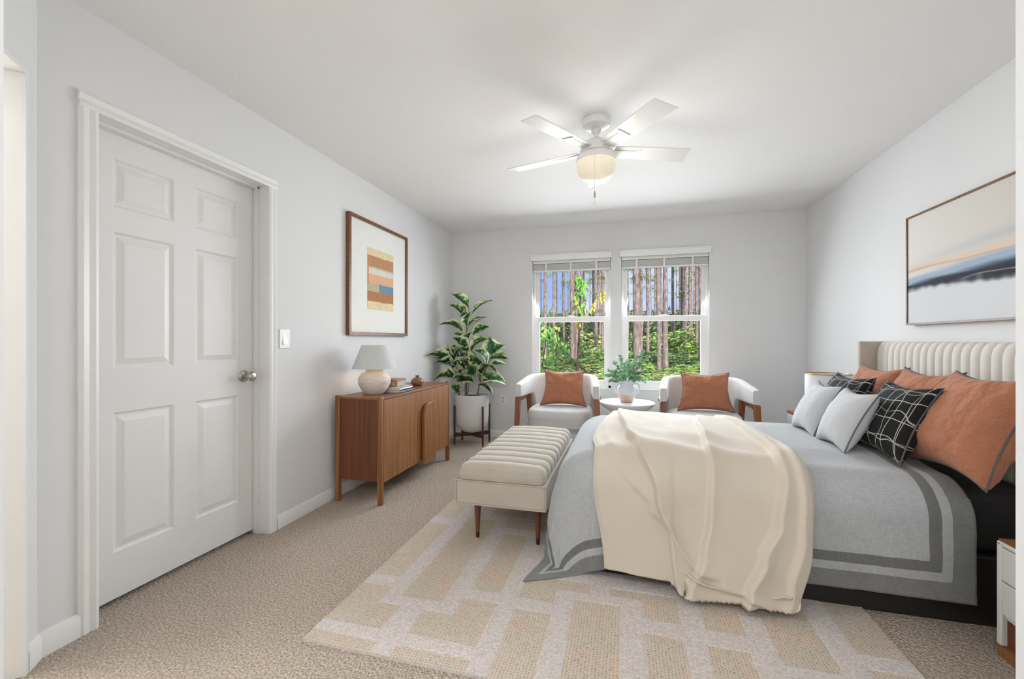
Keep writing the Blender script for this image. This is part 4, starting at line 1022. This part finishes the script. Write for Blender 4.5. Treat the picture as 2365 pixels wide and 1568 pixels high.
def cloud(n, rx, ry, rz, size, seed, shell=.55, clump=9, zc=0):
    rnd = random.Random(seed); bm = B(); cl = []
    for _ in range(clump):
        a = rnd.uniform(0, 2*pi); q = rnd.random()**.5; cl.append(Vector((rx*.72*q*cos(a), ry*.72*q*sin(a), rnd.uniform(-.7, .8)*rz)))
    for _ in range(n):
        c = rnd.choice(cl); d = Vector((rnd.gauss(0, 1), rnd.gauss(0, 1), rnd.gauss(0, 1))).normalized()*(rnd.random()**.4)
        p = c+Vector((d.x*rx*shell, d.y*ry*shell, d.z*rz*shell)); p.z += zc
        s = size*rnd.uniform(.6, 1.4); u = Vector((rnd.gauss(0, 1), rnd.gauss(0, 1), rnd.gauss(0, .6))).normalized(); w = u.orthogonal().normalized(); w = Matrix.Rotation(rnd.uniform(0, 6.28), 3, u) @ w
        vs_ = [bm.verts.new(p-u*s), bm.verts.new(p+w*s*.42), bm.verts.new(p+u*s), bm.verts.new(p-w*s*.42)]; bm.faces.new(vs_)
    return bm
def share(name, src, parent=None, loc=(0, 0, 0), sc=1, rz=0):
    o = bpy.data.objects.new(name, src.data); COL.objects.link(o); o.location = loc; o.scale = (sc, sc, sc) if not isinstance(sc, tuple) else sc; o.rotation_euler.z = rz
    if parent: o.parent = parent
    return o
def cloud_data(*a, m, **k):
    bm = cloud(*a, **k); me = bpy.data.meshes.new('leaf_cloud'); bm.to_mesh(me); bm.free(); me.materials.append(m); return me
tuft = [cloud_data(130, .8, .6, .36, .07, 31+k, m=M_bush[3]) for k in range(3)]
TR = [(1220, 4.61, [(100, 14), (135, 13), (183, 40), (300, 17), (370, 20), (470, 46), (512, 44), (555, 15), (592, 24), (765, 16), (792, 34), (832, 12), (660, 10), (420, 9)]),
      (1420, 4.613, [(130, 27), (193, 13), (243, 78), (272, 34), (345, 34), (385, 9), (428, 22), (470, 44), (541, 58), (625, 32), (660, 9), (697, 24), (734, 27), (802, 32), (850, 16), (880, 34), (912, 46)])]
for u0, sc_, lst in TR:
    for (x, w) in lst:
        u = u0+x/sc_; d = min(42, max(9.5, 1137/w*.85)); D = dir_of(u)*d; r = w/sc_*d/986/2*1.0
        t = thing('pine_tree', 'tall straight pine trunk with reddish grey bark outside the windows', 'tree', (D.x, D.y, GZ-.1), 'pine trees outside')
        o = obj('trunk', trunk_mesh(r*1.05, max(8, d*.42), x*.37), M_bark, t, local=True, angle=180)
        if w < 36:
            for q in range(3 if d > 25 else 2):
                z = random.uniform(.11, .20)*d+1.9
                c = bpy.data.objects.new('foliage', random.choice(tuft)); COL.objects.link(c); c.parent = t; s = d/32*random.uniform(.45, .85)
                c.location = (random.uniform(-.7, .7)*s, random.uniform(-.3, .3), z); c.scale = (s, s, s); c.rotation_euler = (0, 0, random.uniform(0, 6))
random.seed(77)
for i in range(18):   # slim trees farther back
    u = (random.uniform(1245, 1400) if i % 2 else random.uniform(1448, 1618)); d = random.uniform(24, 38); D = dir_of(u)*d
    t = thing('pine_tree', 'tall straight pine trunk with reddish grey bark outside the windows', 'tree', (D.x, D.y, GZ-.1), 'pine trees outside'); obj('trunk', trunk_mesh(random.uniform(.07, .11), d*.42, i*2.3+40), M_bark, t, local=True, angle=180)
    for q in range(2):
        c = bpy.data.objects.new('foliage', random.choice(tuft)); COL.objects.link(c); c.parent = t; s = random.uniform(.5, .9); c.location = (random.uniform(-.5, .5), 0, random.uniform(.10, .19)*d+1.6); c.scale = (s, s, s)
random.seed(3)
for i in range(10):   # trees standing either side of what the windows show
    u = random.choice([random.uniform(1000, 1215), random.uniform(1650, 1900), random.uniform(1405, 1435)]); d = random.uniform(13, 36); D = dir_of(u)*d
    t = thing('pine_tree', 'tall straight pine trunk with reddish grey bark outside the windows', 'tree', (D.x, D.y, GZ-.1), 'pine trees outside'); obj('trunk', trunk_mesh(random.uniform(.10, .16), d*.42, i*3.1), M_bark, t, local=True, angle=180)
bushes = [cloud_data(2600, 1.0, .8, .8, .085, 51+k, m=M_bush[k % 3], clump=16, zc=.75) for k in range(6)]
blab = ['dark green leafy shrub growing under the pines outside', 'bright green leafy shrub growing under the pines outside', 'yellow-green leafy shrub growing under the pines outside']
for (Y, h, n_, sc_) in ((8.5, .24, 7, .9), (11, .30, 8, 1.1), (14, .36, 8, 1.4), (18, .45, 9, 1.6), (24, .65, 9, 1.9), (32, 1.25, 10, 2.4)):
    for i in range(n_):
        x = Y*(-.36+.66*(i+.5)/n_)+random.uniform(-.5, .5); k = random.randrange(6)
        o = bpy.data.objects.new('shrub', bushes[k]); COL.objects.link(o); o.location = (x, Y+random.uniform(-.8, .8), GZ); o.scale = (sc_*.8*random.uniform(.8, 1.2), sc_*.7, h*random.uniform(.75, 1.15)); o.rotation_euler.z = random.uniform(0, 6)
        setp(o, blab[k % 3], 'shrub', blab[k % 3].split(' growing')[0]+'s outside')
for k, (m_, Y) in enumerate(((M_bush[1], 49), (M_bush[0], 40))):
    bm = cloud(15000, 26, 2.2, 3.0-.5*k, .26, 90+k, shell=.34, clump=150, zc=1.7); o = obj('woodland_undergrowth', bm, m_, local=True, smooth=False); o.location = (0, Y, GZ)
    setp(o, ['bright green distant undergrowth closing the view between the pines', 'dark green undergrowth low between the farthest pines'][k], 'undergrowth', None, 'stuff')
# sapling close to the left window
t = thing('sapling', 'slender sapling with hanging green and yellow leaves just outside the left window', 'sapling', tuple(dir_of(1332)*7.2+Vector((0, 0, GZ))))
P_ = [dir_of(1332)*7.2+Vector((0, 0, GZ)), pix(1334, 840, 7.2), pix(1339, 740, 7.2), pix(1340, 660, 7.2), pix(1338, 640, 7.2)]
obj('stem', tube(P_, [.022, .02, .016, .009, .004], 8), M_twig, t)
random.seed(21)
def hang_leaves(pts, n, name, mm, size, par, spread):
    bm = B()
    for _ in range(n):
        k = random.uniform(0, len(pts)-1.001); i = int(k); p = pts[i].lerp(pts[i+1], k-i)+Vector((random.uniform(-1, 1)*spread, random.uniform(-.15, .15), random.uniform(-1, 1)*.05))
        leaf(bm, p, p+Vector((random.uniform(-.5, .5), random.uniform(-.4, .4), -1)).normalized()*size*random.uniform(.7, 1.2), size*.5, .1, random.uniform(-1.5, 1.5), 6)
    obj(name, bm, mm, par)
hang_leaves([pix(1339, 725, 7.2), pix(1340, 650, 7.2), pix(1338, 640, 7.2)], 110, 'leaves', M_sapleaf, .10, t, .09)
hang_leaves([pix(1339, 755, 7.2), pix(1340, 690, 7.2)], 18, 'yellow_leaves', M_sapyel, .09, t, .09)
t = thing('branch', 'branch of yellowing leaves reaching across the right of the left window', 'branch', tuple(dir_of(1430)*6.5+Vector((0, 0, GZ))))
P_ = [dir_of(1430)*6.5+Vector((0, 0, GZ)), pix(1428, 780, 6.5), pix(1415, 672, 6.5), pix(1395, 680, 6.5), pix(1362, 712, 6.5)]
obj('stem', tube(P_, [.016, .014, .008, .006, .003], 7), M_twig, t)
hang_leaves(P_[2:], 70, 'leaves', M_sapyel, .065, t, .05)
for lab, pp in (('low sapling with drooping pale green leaves at the lower left of the left window', [(1250, 860), (1262, 780), (1272, 755)]), ('low leafy sapling behind the left armchair outside the left window', [(1282, 880), (1285, 815), (1290, 790)])):
    t = thing('sapling', lab, 'sapling', tuple(dir_of(pp[0][0])*6.8+Vector((0, 0, GZ))))
    Q = [dir_of(pp[0][0])*6.8+Vector((0, 0, GZ))]+[pix(u, v, 6.8) for u, v in pp]
    obj('stem', tube(Q, .008, 6), M_twig, t); hang_leaves(Q[1:], 70, 'leaves', M_sapleaf, .085, t, .16); hang_leaves(Q[1:], 8, 'yellow_leaves', M_sapyel, .08, t, .16)
